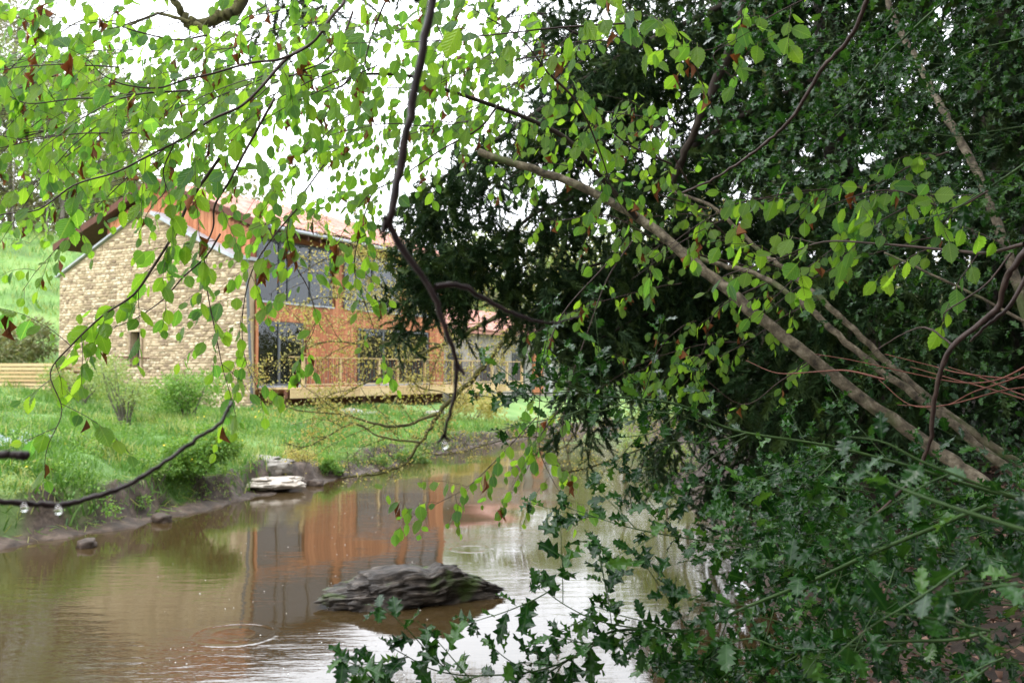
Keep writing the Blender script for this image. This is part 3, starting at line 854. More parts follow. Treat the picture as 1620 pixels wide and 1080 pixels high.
# rocks
def rock(name, c, dims, rotz, seed, mat_, label, cat='rock', ridges=0.0, pts=(), sub=4, tilt=0.0, group=None):
    import bmesh
    bm_ = bmesh.new(); bmesh.ops.create_icosphere(bm_, subdivisions=sub, radius=1)
    for v in bm_.verts:
        p = v.co.copy()
        q = Vector((math.copysign(abs(p.x) ** 0.8, p.x), math.copysign(abs(p.y) ** 0.7, p.y), math.copysign(abs(p.z) ** 0.75, p.z)))
        f = 1 + 0.22 * mnoise.noise(p * 1.4 + Vector((seed, 0, 0))) + 0.12 * mnoise.noise(p * 3.7 + Vector((seed, 3, 0))) + 0.07 * mnoise.noise(p * 9 + Vector((seed, 6, 0))) + 0.035 * mnoise.noise(p * 22 + Vector((seed, 6, 0)))
        cl = mnoise.cell(p * 2.6 + Vector((seed, 1, 2))); f += 0.10 * (cl - .5)
        if ridges:
            w_ = p.z * 3.0 + p.y * 0.9 - p.x * 0.35 + 0.35 * mnoise.noise(p * 6) + 1.5 * mnoise.noise(Vector((p.x * 1.1, p.y * 1.3, p.z * 2)) + Vector((seed, 9, 0)))
            rr_ = abs((w_ % 1.0) - 0.5) * 2
            f += ridges * (rr_ ** 0.5 - 0.5) * (0.6 + 0.8 * mnoise.noise(p * 2 + Vector((0, seed, 0))))
            f += ridges * 0.35 * (abs(((w_ * 2.7) % 1.0) - 0.5) * 2 - 0.5)
        q = q * f
        for fn in pts: q = fn(q)
        v.co = Vector((q.x * dims[0], q.y * dims[1], q.z * dims[2]))
    me = bpy.data.meshes.new(name); bm_.to_mesh(me); bm_.free()
    me.polygons.foreach_set('use_smooth', np.ones(len(me.polygons), bool))
    o = link(name, me, mat_)
    o.location = c; o.rotation_euler = (0, tilt, rotz)
    return props(o, label, cat, group)

M_ROCK = rough_mat('river_rock', [(0.3, (0.010, 0.008, 0.007)), (0.5, (0.038, 0.030, 0.024)), (0.72, (0.16, 0.13, 0.105))], 7, 0.55, 1.0, 0.04, stretch=(0.8, 1, 2.5), second=(2.6, 0.57, (0.06, 0.095, 0.02)))
M_PALEROCK = rough_mat('pale_rock', [(0.3, (0.34, 0.29, 0.23)), (0.5, (0.55, 0.49, 0.42)), (0.7, (0.68, 0.63, 0.56))], 5, 0.8, 0.7, 0.03)
M_GREYROCK = rough_mat('grey_rock', [(0.3, (0.16, 0.14, 0.12)), (0.5, (0.28, 0.26, 0.23)), (0.7, (0.40, 0.37, 0.33))], 5, 0.85, 0.8, 0.04)
M_MUDROCK = rough_mat('muddy_rock', [(0.3, (0.03, 0.022, 0.016)), (0.7, (0.12, 0.088, 0.068))], 5, 0.7, 0.8, 0.04)

def taper(q):     # pointed, drooping right end; blunt left end
    k = float(smooth(np.array((q.x + 0.1) / 1.25)))
    zt = float(np.interp(q.x, [-1.1, -.85, -.5, -.1, .05, .16, .3, .55, .8, 1.1], [.45, .62, .82, .98, .92, .80, 1.02, .92, .5, .12]))
    return Vector((q.x, q.y * (1 - 0.7 * k), max(-.8, min(q.z, .93 + .1 * q.z)) * zt))
rc = PG(655, 948)
rock('river_rock', (rc[0], rc[1], 0.05), (0.90, 0.44, 0.29), R(12), 4.3, M_ROCK, 'dark ridged rock with mossy left end sticking out of the brown river', ridges=0.15, pts=(taper,), sub=6)
q = P(405, 768, 18.9)
rock('bank_slab', (q[0] - 0.12, q[1] + 0.1, 0.16), (0.98, 0.55, 0.13), R(8), 1.2, M_PALEROCK, 'pale flat rock slab at the water edge beside the flowering shrub, lower of two', 'rock', ridges=0.08, sub=5)
q = P(400, 745, 19.4)
rock('bank_slab', (q[0] - 0.15, q[1] + 0.35, 0.42), (0.92, 0.5, 0.20), R(-6), 7.7, M_GREYROCK, 'grey flat rock resting behind the pale slab on the left bank', 'rock', ridges=0.08, sub=5)
for i, (px, py, D, s, lab) in enumerate(((130, 862, 13.3, 0.17, 'small muddy stone at the foot of the undercut bank nearest the lower left'), (250, 822, 15.1, 0.2, 'flat muddy stone at the water edge below the grassy overhang'), (190, 815, 15.3, 0.34, 'brown muddy boulder half buried in the undercut bank'), (530, 752, 21.3, 0.26, 'low muddy stone at the shore right of the pale slab'), (497, 765, 20.6, 0.2, 'small wet stone between the pale slab and the bank shrubs'))):
    q = PG(px, py, 0.05)
    rock('bank_stone', (q[0], q[1] + 0.15, 0.04), (s, s * 0.7, s * 0.45), rs.uniform(0, 3), i * 3.1, M_MUDROCK, lab, 'stone', ridges=0.05, sub=3, group='muddy stones along the left shore')
for i, (px, py, s, lab) in enumerate(((1225, 885, 0.42, 'grey boulder on the right shore showing between holly twigs'), (1150, 865, 0.25, 'small stone at the right shore beside the grey boulder'), (1345, 1050, 0.28, 'pale flat stone in the leaf litter under the holly'))):
    q = PG(px, py, 0.1 if i < 2 else 0.7)
    rock('shore_boulder', (q[0], q[1] + 0.2, gz(q[0], q[1] + 0.2) + 0.02), (s, s * 0.7, s * 0.5), rs.uniform(0, 3), i * 5.3 + 2, M_GREYROCK, lab, 'rock', ridges=0.05, sub=4, group='stones on the right bank')

# ------------------------------------------------------------------ leaf templates
def hazel_tmpl():
    n = 14
    t_ = np.linspace(0, 1, n)
    w_ = np.interp(t_, [0, .06, .15, .3, .45, .6, .75, .87, .95, 1.0], [.04, .15, .25, .325, .345, .325, .245, .12, .035, .0])
    V, uv, T_ = [], [], []
    for i, (a, w) in enumerate(zip(t_, w_)):
        sag = -0.12 * a * a
        for s in (-1, -0.5, 0, 0.5, 1):
            ww = w * (1.10 if i % 2 else 0.93) if abs(s) == 1 else w * .98
            V.append((s * ww, a + 0.05 * abs(s) * (1 - a) + (0.02 * abs(s) if i % 2 else 0), sag + 0.10 * abs(s) * w + (0.010 if (i + int(abs(s) * 2)) % 2 else -0.010)))
            uv.append((s * w * 2, a))
    for i in range(n - 1):
        for j in range(4):
            a = i * 5 + j; T_ += [(a, a + 1, a + 6), (a, a + 6, a + 5)]
    c = len(V); V += [(-0.012, -0.16, 0.03), (0.012, -0.16, 0.03), (0.012, 0.02, 0), (-0.012, 0.02, 0)]; uv += [(0, 0)] * 4
    T_ += [(c, c + 1, c + 2), (c, c + 2, c + 3)]
    return np.array(V), np.array(T_), np.array(uv)


def simple_leaf(fold=0.12, w=0.3):
    V = np.array([(0, 0, 0), (-w, 0.45, fold), (0, 0.5, 0), (w, 0.45, fold), (0, 1, -0.08)])
    T_ = np.array([(0, 2, 1), (0, 3, 2), (1, 2, 4), (2, 3, 4)])
    return V, T_, V[:, :2].copy()


def holly_tmpl(seed):
    r = np.random.default_rng(seed)
    # stations along the midrib; odd ones are spines
    n = 11
    tt = np.linspace(0.02, 0.97, n)
    V, uv, T_ = [], [], []
    for i, a in enumerate(tt):
        body = 0.27 * math.sin(math.pi * min(1, a * 0.95 + 0.04)) ** 0.75
        spine = (i % 2 == 1)
        bend = -0.10 * (a - 0.4) ** 2 * 2
        for s in (-1, -0.5, 0, 0.5, 1):
            if abs(s) == 1:
                w = body * (1.28 if spine else 0.70) + 0.02
                zz = (0.13 if (i // 2) % 2 else -0.05) * (1.0 if spine else 0.3) * (1 + r.normal(0, .25)) + 0.10 * body
                ya = a + (0.055 if spine else -0.0)
            else:
                w = body * 0.72; zz = 0.05 * abs(s) * (1 if (i // 2) % 2 else 0.4); ya = a
            V.append((s * w, ya, zz + bend)); uv.append((s * w * 2, a))
    for i in range(n - 1):
        for j in range(4):
            a = i * 5 + j; T_ += [(a, a + 1, a + 6), (a, a + 6, a + 5)]
    c = len(V); V.append((0, 1.06, -0.06)); uv.append((0, 1)); l = (n - 1) * 5
    T_ += [(l + j, l + j + 1, c) for j in range(4)]
    c = len(V); V += [(-0.015, -0.14, 0.0), (0.015, -0.14, 0.0), (0.015, 0.04, 0), (-0.015, 0.04, 0)]; uv += [(0, 0)] * 4
    T_ += [(c, c + 1, c + 2), (c, c + 2, c + 3)]
    return np.array(V), np.array(T_), np.array(uv)


HZ = hazel_tmpl(); SL = simple_leaf(); HO = [holly_tmpl(1), holly_tmpl(5), holly_tmpl(9)]


class Leaves:
    """Gathers leaf placements, then makes the ones that show largest parts and joins the rest."""
    def __init__(s): s.p, s.y, s.z, s.s = [], [], [], []
    def add(s, p, y, z, size): s.p.append(p); s.y.append(y); s.z.append(z); s.s.append(size)
    def build(s, tmpls, m_, parent, part='leaf', most=300, rest='foliage', curl=True):
        if not s.p: return
        p = np.array(s.p); Rm = frames(np.array(s.y), np.array(s.z)); sc_ = np.array(s.s); n = len(p)
        S3 = sc_[:, None] * np.stack([rng.uniform(0.78, 1.12, n), rng.uniform(.85, 1.15, n), rng.uniform(0.3, 2.0, n)], 1)
        px, py, d = proj(p)
        vis = (px > -60) & (px < 1680) & (py > -60) & (py < 1140)
        size = np.where(vis, sc_ / d, 0)
        order = np.argsort(-size); big = [i for i in order[:most] if size[i] > 0]
        big_set = np.zeros(n, bool); big_set[big] = True
        tid = rng.integers(0, len(tmpls), n)
        mes = []
        for tv, tt_, tuv in tmpls:
            me = np_mesh(part, tv, tt_, uv=tuv); me.materials.append(m_); mes.append(me)
        base = Vector(parent.location)
        for i in big:
            o = bpy.data.objects.new(part, mes[tid[i]]); C.objects.link(o); o.parent = parent
            M3 = Matrix(Rm[i].tolist())
            o.matrix_basis = Matrix.Translation(Vector(p[i]) - base) @ M3.to_4x4() @ Matrix.Diagonal((*S3[i], 1))
        r_ = rng.random(n)
        for k, (tv, tt_, tuv) in enumerate(tmpls):
            sel = (~big_set) & (tid == k)
            if sel.sum():
                me = instances(rest, tv, tt_, Rm[sel], p[sel], S3[sel], r_[sel], uv=tuv)
                link(rest, me, m_, parent, kind='stuff')


def unit(v): v = np.asarray(v, float); return v / (np.linalg.norm(v) + 1e-9)
def rv(s=1.0): return rng.normal(0, s, 3)

def twig_path(p, d, L, droop, n=6, wig=0.12):
    p = np.array(p, float); d = unit(d); out = [p.copy()]
    for i in range(n):
        d = unit(d + np.array((0, 0, -droop / n)) + rv(wig) * 0.6)
        p = p + d * L / n; out.append(p.copy())
    return np.array(out)

def pts3(tr, D0, D1):
    """Traced pixel path, depth running from D0 to D1."""
    n = len(tr)
    return np.array([P(x, y, D0 + (D1 - D0) * i / max(1, n - 1)) for i, (x, y) in enumerate(tr)])

# ------------------------------------------------------------------ hazel leaning over the river
hb = P(1600, 800, 4.3)
hx, hy = 2.9, 4.4
hazel = empty('hazel_tree', (hx, hy, gz(hx, hy)), 'leaning many stemmed hazel with bright green spring leaves reaching over the river', 'tree')
root = np.array((hx, hy, gz(hx, hy) - 0.1))
stemA = pts3([(1600, 800), (1530, 745), (1450, 690), (1300, 580), (1170, 475), (1080, 400), (1010, 345), (900, 288), (760, 240)], 4.4, 5.6)
stemB = pts3([(1660, 790), (1560, 715), (1450, 625), (1350, 552), (1270, 480), (1190, 432), (1100, 405), (1020, 352)], 4.9, 6.2)
stemC = pts3([(1700, 800), (1600, 725), (1480, 640), (1390, 560), (1300, 475), (1240, 425), (1200, 395), (1130, 330), (1060, 300)], 5.3, 6.6)
for nm, st_, r0, r1, sd_ in (('stem', stemA, .040, .022, 10), ('stem', stemB, .030, .012, 10), ('stem', stemC, .030, .010, 10)):
    pth = curve(np.vstack([root + rv(.08) * (1, 1, 0), (root * 0.45 + st_[0] * 0.55) + (0, 0, .08), st_]), 7)
    pth += rng.normal(0, 0.004, pth.shape)
    tube_obj(nm, pth, r0, r1, M_BARK, hazel, 10, 0.04)
HB = [   # traced branches: pixels, depths, thickness, leafiness
    ([(1010, 345), (945, 275), (895, 225), (830, 185), (760, 160), (700, 140), (650, 122), (570, 120), (540, 135), (500, 150)], 5.2, 4.2, .016, .7),
    ([(700, -60), (560, -20), (540, 5), (525, 30), (495, 65), (450, 90), (400, 98), (330, 120), (290, 127), (250, 135), (200, 136), (165, 122), (138, 102)], 3.6, 3.1, .007, .5),
    ([(495, 65), (455, 93), (420, 130), (385, 165), (340, 190), (290, 215), (240, 240), (180, 275), (120, 292), (60, 330), (0, 345), (-60, 380)], 3.5, 3.1, .0065, 1.0),
    ([(560, 20), (540, 60), (520, 95), (480, 110), (430, 130), (385, 160), (300, 170)], 4.0, 3.8, .005, .9),
    ([(275, 230), (255, 265), (258, 300), (240, 330)], 3.3, 3.3, .003, 1.0),
    ([(300, 140), (225, 147), (160, 155), (115, 153), (45, 165), (0, 155), (-60, 165)], 4.0, 3.8, .005, 1.2),
    ([(430, 150), (390, 240), (365, 285), (345, 325), (335, 360), (325, 395), (328, 460), (338, 530), (350, 580), (372, 640)], 3.7, 3.9, .0055, 1.0),
    ([(345, 250), (300, 320), (280, 360), (240, 425), (210, 465), (165, 500), (110, 545), (85, 585), (100, 650), (80, 700)], 3.4, 3.2, .006, 1.5),
    ([(350, 370), (325, 405), (290, 440), (255, 475), (205, 508), (150, 520)], 3.5, 3.4, .004, 1.2),
    ([(520, 250), (470, 320), (455, 360), (460, 415), (490, 460), (500, 510), (480, 560)], 4.4, 4.6, .004, 1.3),
    ([(470, 330), (430, 380), (400, 430), (385, 500), (390, 570), (410, 620)], 4.2, 4.4, .004, 1.6),
    ([(600, 270), (575, 350), (560, 420), (575, 470), (590, 520), (600, 560)], 4.8, 5.0, .004, 1.5),
    ([(790, 165), (755, 205), (700, 240), (635, 280), (580, 310), (540, 370)], 4.6, 4.4, .006, 1.0),
    ([(640, -40), (610, 0), (585, 70), (575, 100), (550, 120), (520, 180)], 3.9, 3.9, .005, .9),
    ([(680, -30), (690, 20), (700, 70), (697, 130)], 4.2, 4.3, .005, .9),
    ([(870, 120), (915, 170), (950, 240), (970, 300), (990, 340)], 4.6, 5.0, .007, .9),
    ([(870, 120), (820, 60), (760, 20), (700, -20)], 4.6, 4.3, .005, 1.3),
    ([(1060, 260), (1000, 230), (960, 200), (930, 160), (900, 130)], 5.2, 5.0, .006, 1.6),
    ([(1090, 290), (1060, 230), (1010, 170), (960, 150)], 5.5, 5.3, .005, 1.3),
    ([(1120, 330), (1050, 310), (990, 290), (930, 270), (850, 260), (790, 290)], 6.0, 5.9, .006, 1.1),
    ([(1180, 420), (1100, 400), (1040, 380), (960, 340), (880, 350), (830, 320)], 6.6, 6.1, .007, 1.0),
    ([(1620, 385), (1560, 400), (1500, 395), (1400, 382), (1300, 385), (1230, 400), (1160, 430)], 2.6, 3.4, .006, 1.1),
    ([(1560, 310), (1500, 330), (1430, 300), (1370, 300), (1300, 330)], 3.4, 3.6, .004, 1.4),
    ([(1500, 240), (1440, 265), (1380, 290), (1310, 300), (1260, 345)], 3.7, 3.9, .004, 1.3),
    ([(1300, 470), (1240, 500), (1180, 540), (1120, 575), (1090, 600)], 6.0, 6.2, .004, 1.2),
    ([(1250, 430), (1180, 400), (1140, 360), (1100, 340), (1060, 290)], 6.3, 6.0, .005, 1.1),
    ([(1230, 440), (1170, 470), (1130, 500), (1110, 560), (1060, 600)], 5.9, 6.1, .005, 1.1),
    ([(1300, 560), (1230, 600), (1170, 640), (1100, 585)], 5.0, 5.2, .004, .6),
    ([(1000, 380), (960, 440), (930, 520), (905, 600), (890, 680), (905, 740)], 5.4, 5.2, .005, .55),
    ([(960, 420), (890, 500), (860, 580), (850, 660), (840, 730), (800, 790)], 5.2, 5.0, .004, .55),
    ([(890, 640), (860, 700), (870, 760), (900, 800)], 5.0, 5.0, .003, 1.2),
    ([(850, 660), (780, 730), (740, 770), (700, 790), (655, 815)], 5.0, 4.8, .003, 1.5),
    ([(330, 60), (275, 65), (200, 45), (180, 35), (85, 40), (0, 20)], 4.4, 4.2, .005, 1.2),
    ([(1140, 200), (1080, 60), (1010, 20), (960, -20)], 4.5, 3.2, .004, .9),
    ([(1320, -20), (1250, 5), (1190, 40), (1130, 80), (1085, 75)], 3.6, 3.4, .003, .7),
    ([(1160, 130), (1130, 90), (1170, 60)], 3.4, 3.4, .002, .7),
]
leaves = Leaves(); dry = Leaves(); tw = Multi()

def hazel_twig(p, d, L, dens=1.0, big=1.0):
    pth = twig_path(p, d, L, rng.uniform(0.3, 0.9), 6)
    V, T_ = tube(pth, 0.0016, 0.0008, 3); tw.add(V, T_)
    n = max(3, int(L / 0.035 * dens))
    for i in range(n):
        f = (i + 1) / n
        k = f * (len(pth) - 1); a = int(min(k, len(pth) - 2)); q = pth[a] + (pth[a + 1] - pth[a]) * (k - a)
        dirn = unit(pth[a + 1] - pth[a])
        side = unit(np.cross(dirn, (0, 0, 1)) + 1e-3) * (1 if i % 2 else -1)
        y = unit(0.4 * dirn + 0.6 * side + np.array((0, 0, -rng.uniform(0.3, 1.7))) + rv(.25))
        z = unit(np.array((0, -0.45, 0.5)) + rv(.55))
        leaves.add(q + y * 0.008, y, z, rng.uniform(0.038, 0.080) * big * (0.75 + 0.4 * math.sin(math.pi * min(1, f * 0.85 + .1))))
    if rng.random() < 0.30:
        q = pth[rng.integers(2, 6)]
        for k in range(rng.integers(1, 4)):
            dry.add(q - np.array((0, 0, 0.01 + 0.022 * k)), unit(np.array((0, 0, -1)) + rv(.2)), rv(), rng.uniform(0.035, 0.075))

def along(pth, spacing, fn, start=0.12):
    seg = np.linalg.norm(np.diff(pth, axis=0), axis=1); cum = np.concatenate([[0], np.cumsum(seg)]); L = cum[-1]
    s = L * start; k = 0
    while s < L:
        i = min(np.searchsorted(cum, s) - 1, len(pth) - 2); i = max(i, 0)
        f = (s - cum[i]) / (seg[i] + 1e-9); q = pth[i] + (pth[i + 1] - pth[i]) * f
        fn(q, unit(pth[i + 1] - pth[i]), k, s / L)
        k += 1; s += spacing * rng.uniform(0.6, 1.4)

for tr, D0, D1, th, leafy in HB:
    pth = curve(pts3(tr, D0, D1) + rng.normal(0, 0.006, (len(tr), 3)), 5)
    tube_obj('branch', pth, th, max(.0012, th * 0.22), M_TWIG if th < .01 else M_DARKBARK, hazel, 7, 0.05)
    def f(q, d, k, s, leafy=leafy):
        side = unit(np.cross(d, (0, 1, 0))) * (1 if k % 2 else -1)
        hazel_twig(q, unit(d * 0.8 + side * 0.8 + rv(.45)), rng.uniform(0.09, 0.30) * (0.7 + 0.3 * leafy), 1.0)
    along(pth, 0.115 / leafy, f, 0.05)
    hazel_twig(pth[-1], pth[-1] - pth[-2], 0.12)
# further secondary branches through the crown: start box in pixels, depth range, how many
for (xa, ya, xb, yb, D0, D1, cnt, leafy) in (
        (120, -30, 640, 120, 3.6, 6.0, 27, 1.0), (60, 60, 560, 250, 3.8, 6.0, 26, 1.0), (0, 20, 260, 300, 4.5, 6.5, 16, 1.0),
        (300, 130, 760, 270, 4.2, 6.2, 17, 1.0), (600, -30, 1000, 120, 4.2, 6.0, 17, 1.0), (700, 100, 1080, 280, 5.6, 6.8, 15, 1.0),
        (260, 280, 620, 400, 4.5, 6.2, 3, .7), (1200, 290, 1500, 400, 3.8, 5.0, 4, 0.9), (1080, 330, 1300, 400, 6.2, 7.0, 3, 0.9), (1050, 440, 1180, 560, 6.2, 7.0, 4, 1.0), (900, 0, 1050, 60, 3.0, 3.6, 1, 1.0)):
    for k in range(cnt):
        p = P(rng.uniform(xa, xb), rng.uniform(ya, yb), rng.uniform(D0, D1))
        d = unit(np.array((-1.0, rng.uniform(-.5, .5), rng.uniform(-0.55, 0.15))))
        pth = twig_path(p, d, rng.uniform(0.5, 1.2), rng.uniform(0.1, 0.8), 9, 0.10)
        V, T_ = tube(pth, 0.0035, 0.0012, 4); tw.add(V, T_)
        def f(q, d, k, s):
            side = unit(np.cross(d, (0, 1, 0))) * (1 if k % 2 else -1)
            hazel_twig(q, unit(d + side * 0.8 + rv(.4)), rng.uniform(0.08, 0.24), 1.0)
        along(pth, 0.12 / leafy, f, 0.05)
leaves.build([HZ], M_HAZEL, hazel, 'leaf', 300, 'foliage')
DR = simple_leaf(0.35, 0.16)
dry.build([DR], M_DRY, hazel, 'dry_leaf', 60, 'dry_leaves')
link('twigs', tw.mesh('twigs'), M_TWIG, hazel, kind='stuff')

# pale and dark bare poles among the foliage at the right
def bare(name, tr, D0, D1, r0, r1, m_, label, cat='branch', group=None, sides=8, extra=()):
    pth = curve(pts3(tr, D0, D1), 6); pth += rng.normal(0, r0 * 0.15, pth.shape)
    e = empty(name, pth[0], label, cat, group)
    tube_obj('stem', pth, r0, r1, m_, e, sides, 0.10)
    for tr2, d0, d1, a, b_ in extra:
        p2 = curve(pts3(tr2, d0, d1), 6); p2 += rng.normal(0, a * 0.15, p2.shape)
        tube_obj('side_twig', p2, a, b_, m_, e, 6, 0.05)
    return e

drip = []
e = bare('hanging_branch', [(900, -600), (760, -350), (700, -120), (685, 0), (660, 120), (635, 250), (615, 355)], 1.25, 1.2, .0055, .0054, M_DARKTWIG,
     'dark bare twig hanging close in front, forking down to a water drop', 'branch', extra=(
         ([(615, 352), (640, 400), (680, 455), (708, 530), (722, 578), (715, 640), (702, 690)], 1.2, 1.25, .0050, .0020),
         ([(690, 452), (730, 452), (780, 480), (840, 505), (880, 510), (920, 500)], 1.22, 1.3, .0045, .0012),
         ([(612, 345), (606, 366)], 1.2, 1.2, .005, .003), ([(722, 576), (734, 592)], 1.22, 1.22, .004, .002), ([(702, 688), (694, 700)], 1.25, 1.25, .003, .0015), ([(702, 688), (712, 698)], 1.25, 1.25, .003, .001)))
drip.append((P(703, 704, 1.25), .0052))
bare('drooping_branch', [(-500, 640), (-250, 740), (-60, 785), (0, 792), (50, 797), (100, 798), (150, 785), (200, 768), (260, 730), (310, 695), (345, 672), (362, 645), (366, 636)], 1.1, 1.35, .0046, .0022, M_DARKTWIG,
     'bare brown twig sweeping low across the left corner with two water drops', 'branch')
drip += [(P(38, 803, 1.15), .0046), (P(92, 807, 1.17), .005)]
bare('short_branch', [(-300, 690), (-80, 716), (0, 719), (25, 720), (42, 722)], 1.0, 1.0, .004, .005, M_DARKTWIG, 'short dark twig end poking in from the left edge above the drooping one', 'branch')
md, t, b = mat('water_drop'); b.inputs['Base Color'].default_value = (1, 1, 1, 1); b.inputs['Transmission Weight'].default_value = 1; b.inputs['Roughness'].default_value = 0.0; b.inputs['IOR'].default_value = 1.33
import bmesh
bm_ = bmesh.new(); bmesh.ops.create_icosphere(bm_, subdivisions=3, radius=1)
for v in bm_.verts:
    if v.co.z > 0: v.co.z *= 1.35; v.co.x *= (1 - 0.3 * v.co.z / 1.35); v.co.y *= (1 - 0.3 * v.co.z / 1.35)
dme = bpy.data.meshes.new('water_drop'); bm_.to_mesh(dme); bm_.free(); dme.polygons.foreach_set('use_smooth', np.ones(len(dme.polygons), bool)); dme.materials.append(md)
for (q, r_), lab in zip(drip, ('clear water drop hanging from the tip of the dark forked twig', 'clear water drop under the drooping twig, nearer the left edge', 'clear water drop under the drooping twig, further from the left edge')):
    o = bpy.data.objects.new('water_drop', dme); C.objects.link(o); o.location = q; o.scale = (r_,) * 3
    props(o, lab, 'water drop', 'water drops on the twigs')

bare('crooked_branch', [(1680, 330), (1620, 400), (1592, 440), (1575, 490), (1505, 550), (1480, 620), (1470, 700), (1445, 755), (1385, 815)], 2.2, 2.5, .0085, .004, M_TWIG,
     'crooked dark brown twig running down the right side in front of the hazel stems', 'branch', extra=(
         ([(1640, 400), (1600, 480), (1560, 515), (1535, 540)], 2.3, 2.35, .006, .003),
         ([(1510, 548), (1470, 520), (1440, 523), (1400, 545), (1365, 570)], 2.35, 2.6, .003, .001),
         ([(1600, 400), (1560, 450), (1500, 490), (1492, 505)], 2.3, 2.4, .003, .0012)))
bare('straight_branch', [(1720, 560), (1620, 508), (1540, 465), (1460, 428), (1400, 400)], 2.9, 3.1, .006, .003, M_BARK, 'thin straight grey stick crossing behind the crooked twig', 'branch')
bare('long_branch', [(1400, -60), (1372, 0), (1345, 60), (1300, 110), (1258, 180), (1225, 215), (1180, 250), (1130, 283), (1080, 305)], 3.0, 3.6, .0085, .004, M_TWIG, 'long curved reddish brown bare branch in the upper right', 'branch')
bare('pale_pole', [(1400, -80), (1410, 20), (1450, 95), (1475, 145), (1500, 190), (1540, 262), (1572, 340), (1600, 420), (1640, 560), (1700, 760)], 7.0, 5.4, .020, .030, M_BARK, 'pale brown leaning sapling stem behind the upper right foliage', 'sapling', sides=9)
e = empty('bramble_stems', P(1700, 600, 3.0), 'tangle of bare red brown stems entering from the right edge', 'stems')
for tr in ([(1700, 590), (1600, 598), (1520, 590), (1480, 580), (1400, 560)], [(1700, 610), (1600, 615), (1500, 640), (1440, 640), (1390, 600)], [(1700, 640), (1620, 625), (1560, 600), (1500, 580)], [(1700, 560), (1600, 600), (1540, 620), (1500, 640), (1460, 642), (1420, 640)],
           [(1640, 570), (1580, 600), (1520, 605), (1440, 590), (1350, 570), (1290, 560)], [(1400, 600), (1340, 586), (1290, 588), (1230, 590), (1180, 570)], [(1700, 660), (1600, 625), (1510, 600), (1440, 580)]):
    pth = curve(pts3(tr, 3.0, 3.4), 6); tube_obj('stem', pth, .0035, .0012, M_REDTWIG, e, 6)

# ------------------------------------------------------------------ holly
def holly_branch_leaves(L_, pth, spacing, lo, hi, start=0.1, tips=True, down=0.1):
    def f(q, d, k, s):
        a = k * 2.4 + rng.uniform(-.4, .4)
        u = unit(np.cross(d, (0.1, 0.2, 1.0))); w = np.cross(d, u)
        out = u * math.cos(a) + w * math.sin(a)
        y = unit(d * 0.55 + out + np.array((0, 0, -down)) + rv(.15))
        z = unit(np.array((0, -0.25, 1.0)) + rv(.45))
        L_.add(q + y * 0.006, y, z, rng.uniform(lo, hi))
    along(pth, spacing, f, start)
    if tips:
        for k in range(3): L_.add(pth[-1], unit(pth[-1] - pth[-2] + rv(.5)), unit(np.array((0, -.2, 1)) + rv(.4)), rng.uniform(lo, hi) * 0.7)

def holly(name, label, base, brs, fills, lo, hi, spacing=0.022, most=300):
    e = empty(name, base, label, 'shrub', None)
    L_ = Leaves(); tm = Multi()
    for tr, D0, D1, th, side in brs:
        pth = curve(pts3(tr, D0, D1), 6)
        tube_obj('branch', pth, th, th * 0.35, M_GREENSTEM, e, 7, 0.03)
        holly_branch_leaves(L_, pth, spacing * 1.6, lo, hi, 0.12)
        def f(q, d, k, s):
            sd = unit(np.cross(d, (0, 1, 0.2))) * (1 if k % 2 else -1)
            p2 = twig_path(q, unit(d * 0.9 + sd * 0.8 + rv(.3)), rng.uniform(0.10, 0.28), -0.1, 6, .1)
            V, T_ = tube(p2, .0016, .0009, 4); tm.add(V, T_)
            holly_branch_leaves(L_, p2, spacing, lo * .9, hi * .95, 0.15)
        if side: along(pth, side, f, 0.1)
    for (xa, ya, xb, yb, D0, D1, cnt, Lr, dr) in fills:
        for k in range(cnt):
            p = P(rng.uniform(xa, xb), rng.uniform(ya, yb), rng.uniform(D0, D1))
            p2 = twig_path(p, unit(np.array(dr) + rv(.35)), rng.uniform(0.6, 1.1) * Lr, 0.1, 8, .1)
            V, T_ = tube(p2, .0020, .0008, 4); tm.add(V, T_)
            holly_branch_leaves(L_, p2, spacing * 1.15, lo, hi, 0.05)
    L_.build(HO, M_HOLLY, e, 'leaf', most, 'foliage')
    if tm.V: link('twigs', tm.mesh('twigs'), M_GREENSTEM, e, kind='stuff')
    return e

holly('holly_branch', 'green stemmed holly branch with the largest glossy spiny leaves, close at the right edge', P(1900, 920, 1.2),
      [([(1900, 920), (1750, 875), (1620, 838), (1500, 800), (1420, 770), (1370, 745)], 1.25, 1.45, .0048, 0),
       ([(1900, 860), (1750, 820), (1620, 790), (1470, 735), (1400, 700), (1340, 690)], 1.6, 1.7, .004, 0.3),
       ([(1850, 1000), (1700, 940), (1600, 925), (1500, 940)], 1.2, 1.3, .003, 0)],
      [(1500, 880, 1640, 1060, 1.3, 1.8, 6, .25, (-1, 0, -.1))], .042, .062, .05, most=80)
holly('holly_shoot', 'slender holly shoot reaching left across the open water at mid height', P(1620, 790, 2.6),
      [([(1700, 812), (1560, 775), (1430, 735), (1310, 705), (1160, 680), (1080, 642), (1000, 630), (940, 625), (870, 600), (845, 590)], 2.7, 2.4, .0055, .12),
       ([(1020, 640), (1000, 600), (975, 565), (950, 560)], 2.45, 2.4, .002, .12),
       ([(1080, 645), (1040, 680), (1000, 690), (960, 690)], 2.45, 2.5, .002, .14),
       ([(960, 625), (920, 590), (880, 575), (850, 572)], 2.42, 2.4, .002, .09),
       ([(1000, 632), (950, 650), (900, 640), (840, 632), (810, 625)], 2.42, 2.4, .002, .09),
       ([(1180, 685), (1120, 700), (1060, 700), (1000, 715), (975, 740)], 2.5, 2.5, .002, .2)],
      [], .034, .056, .028)
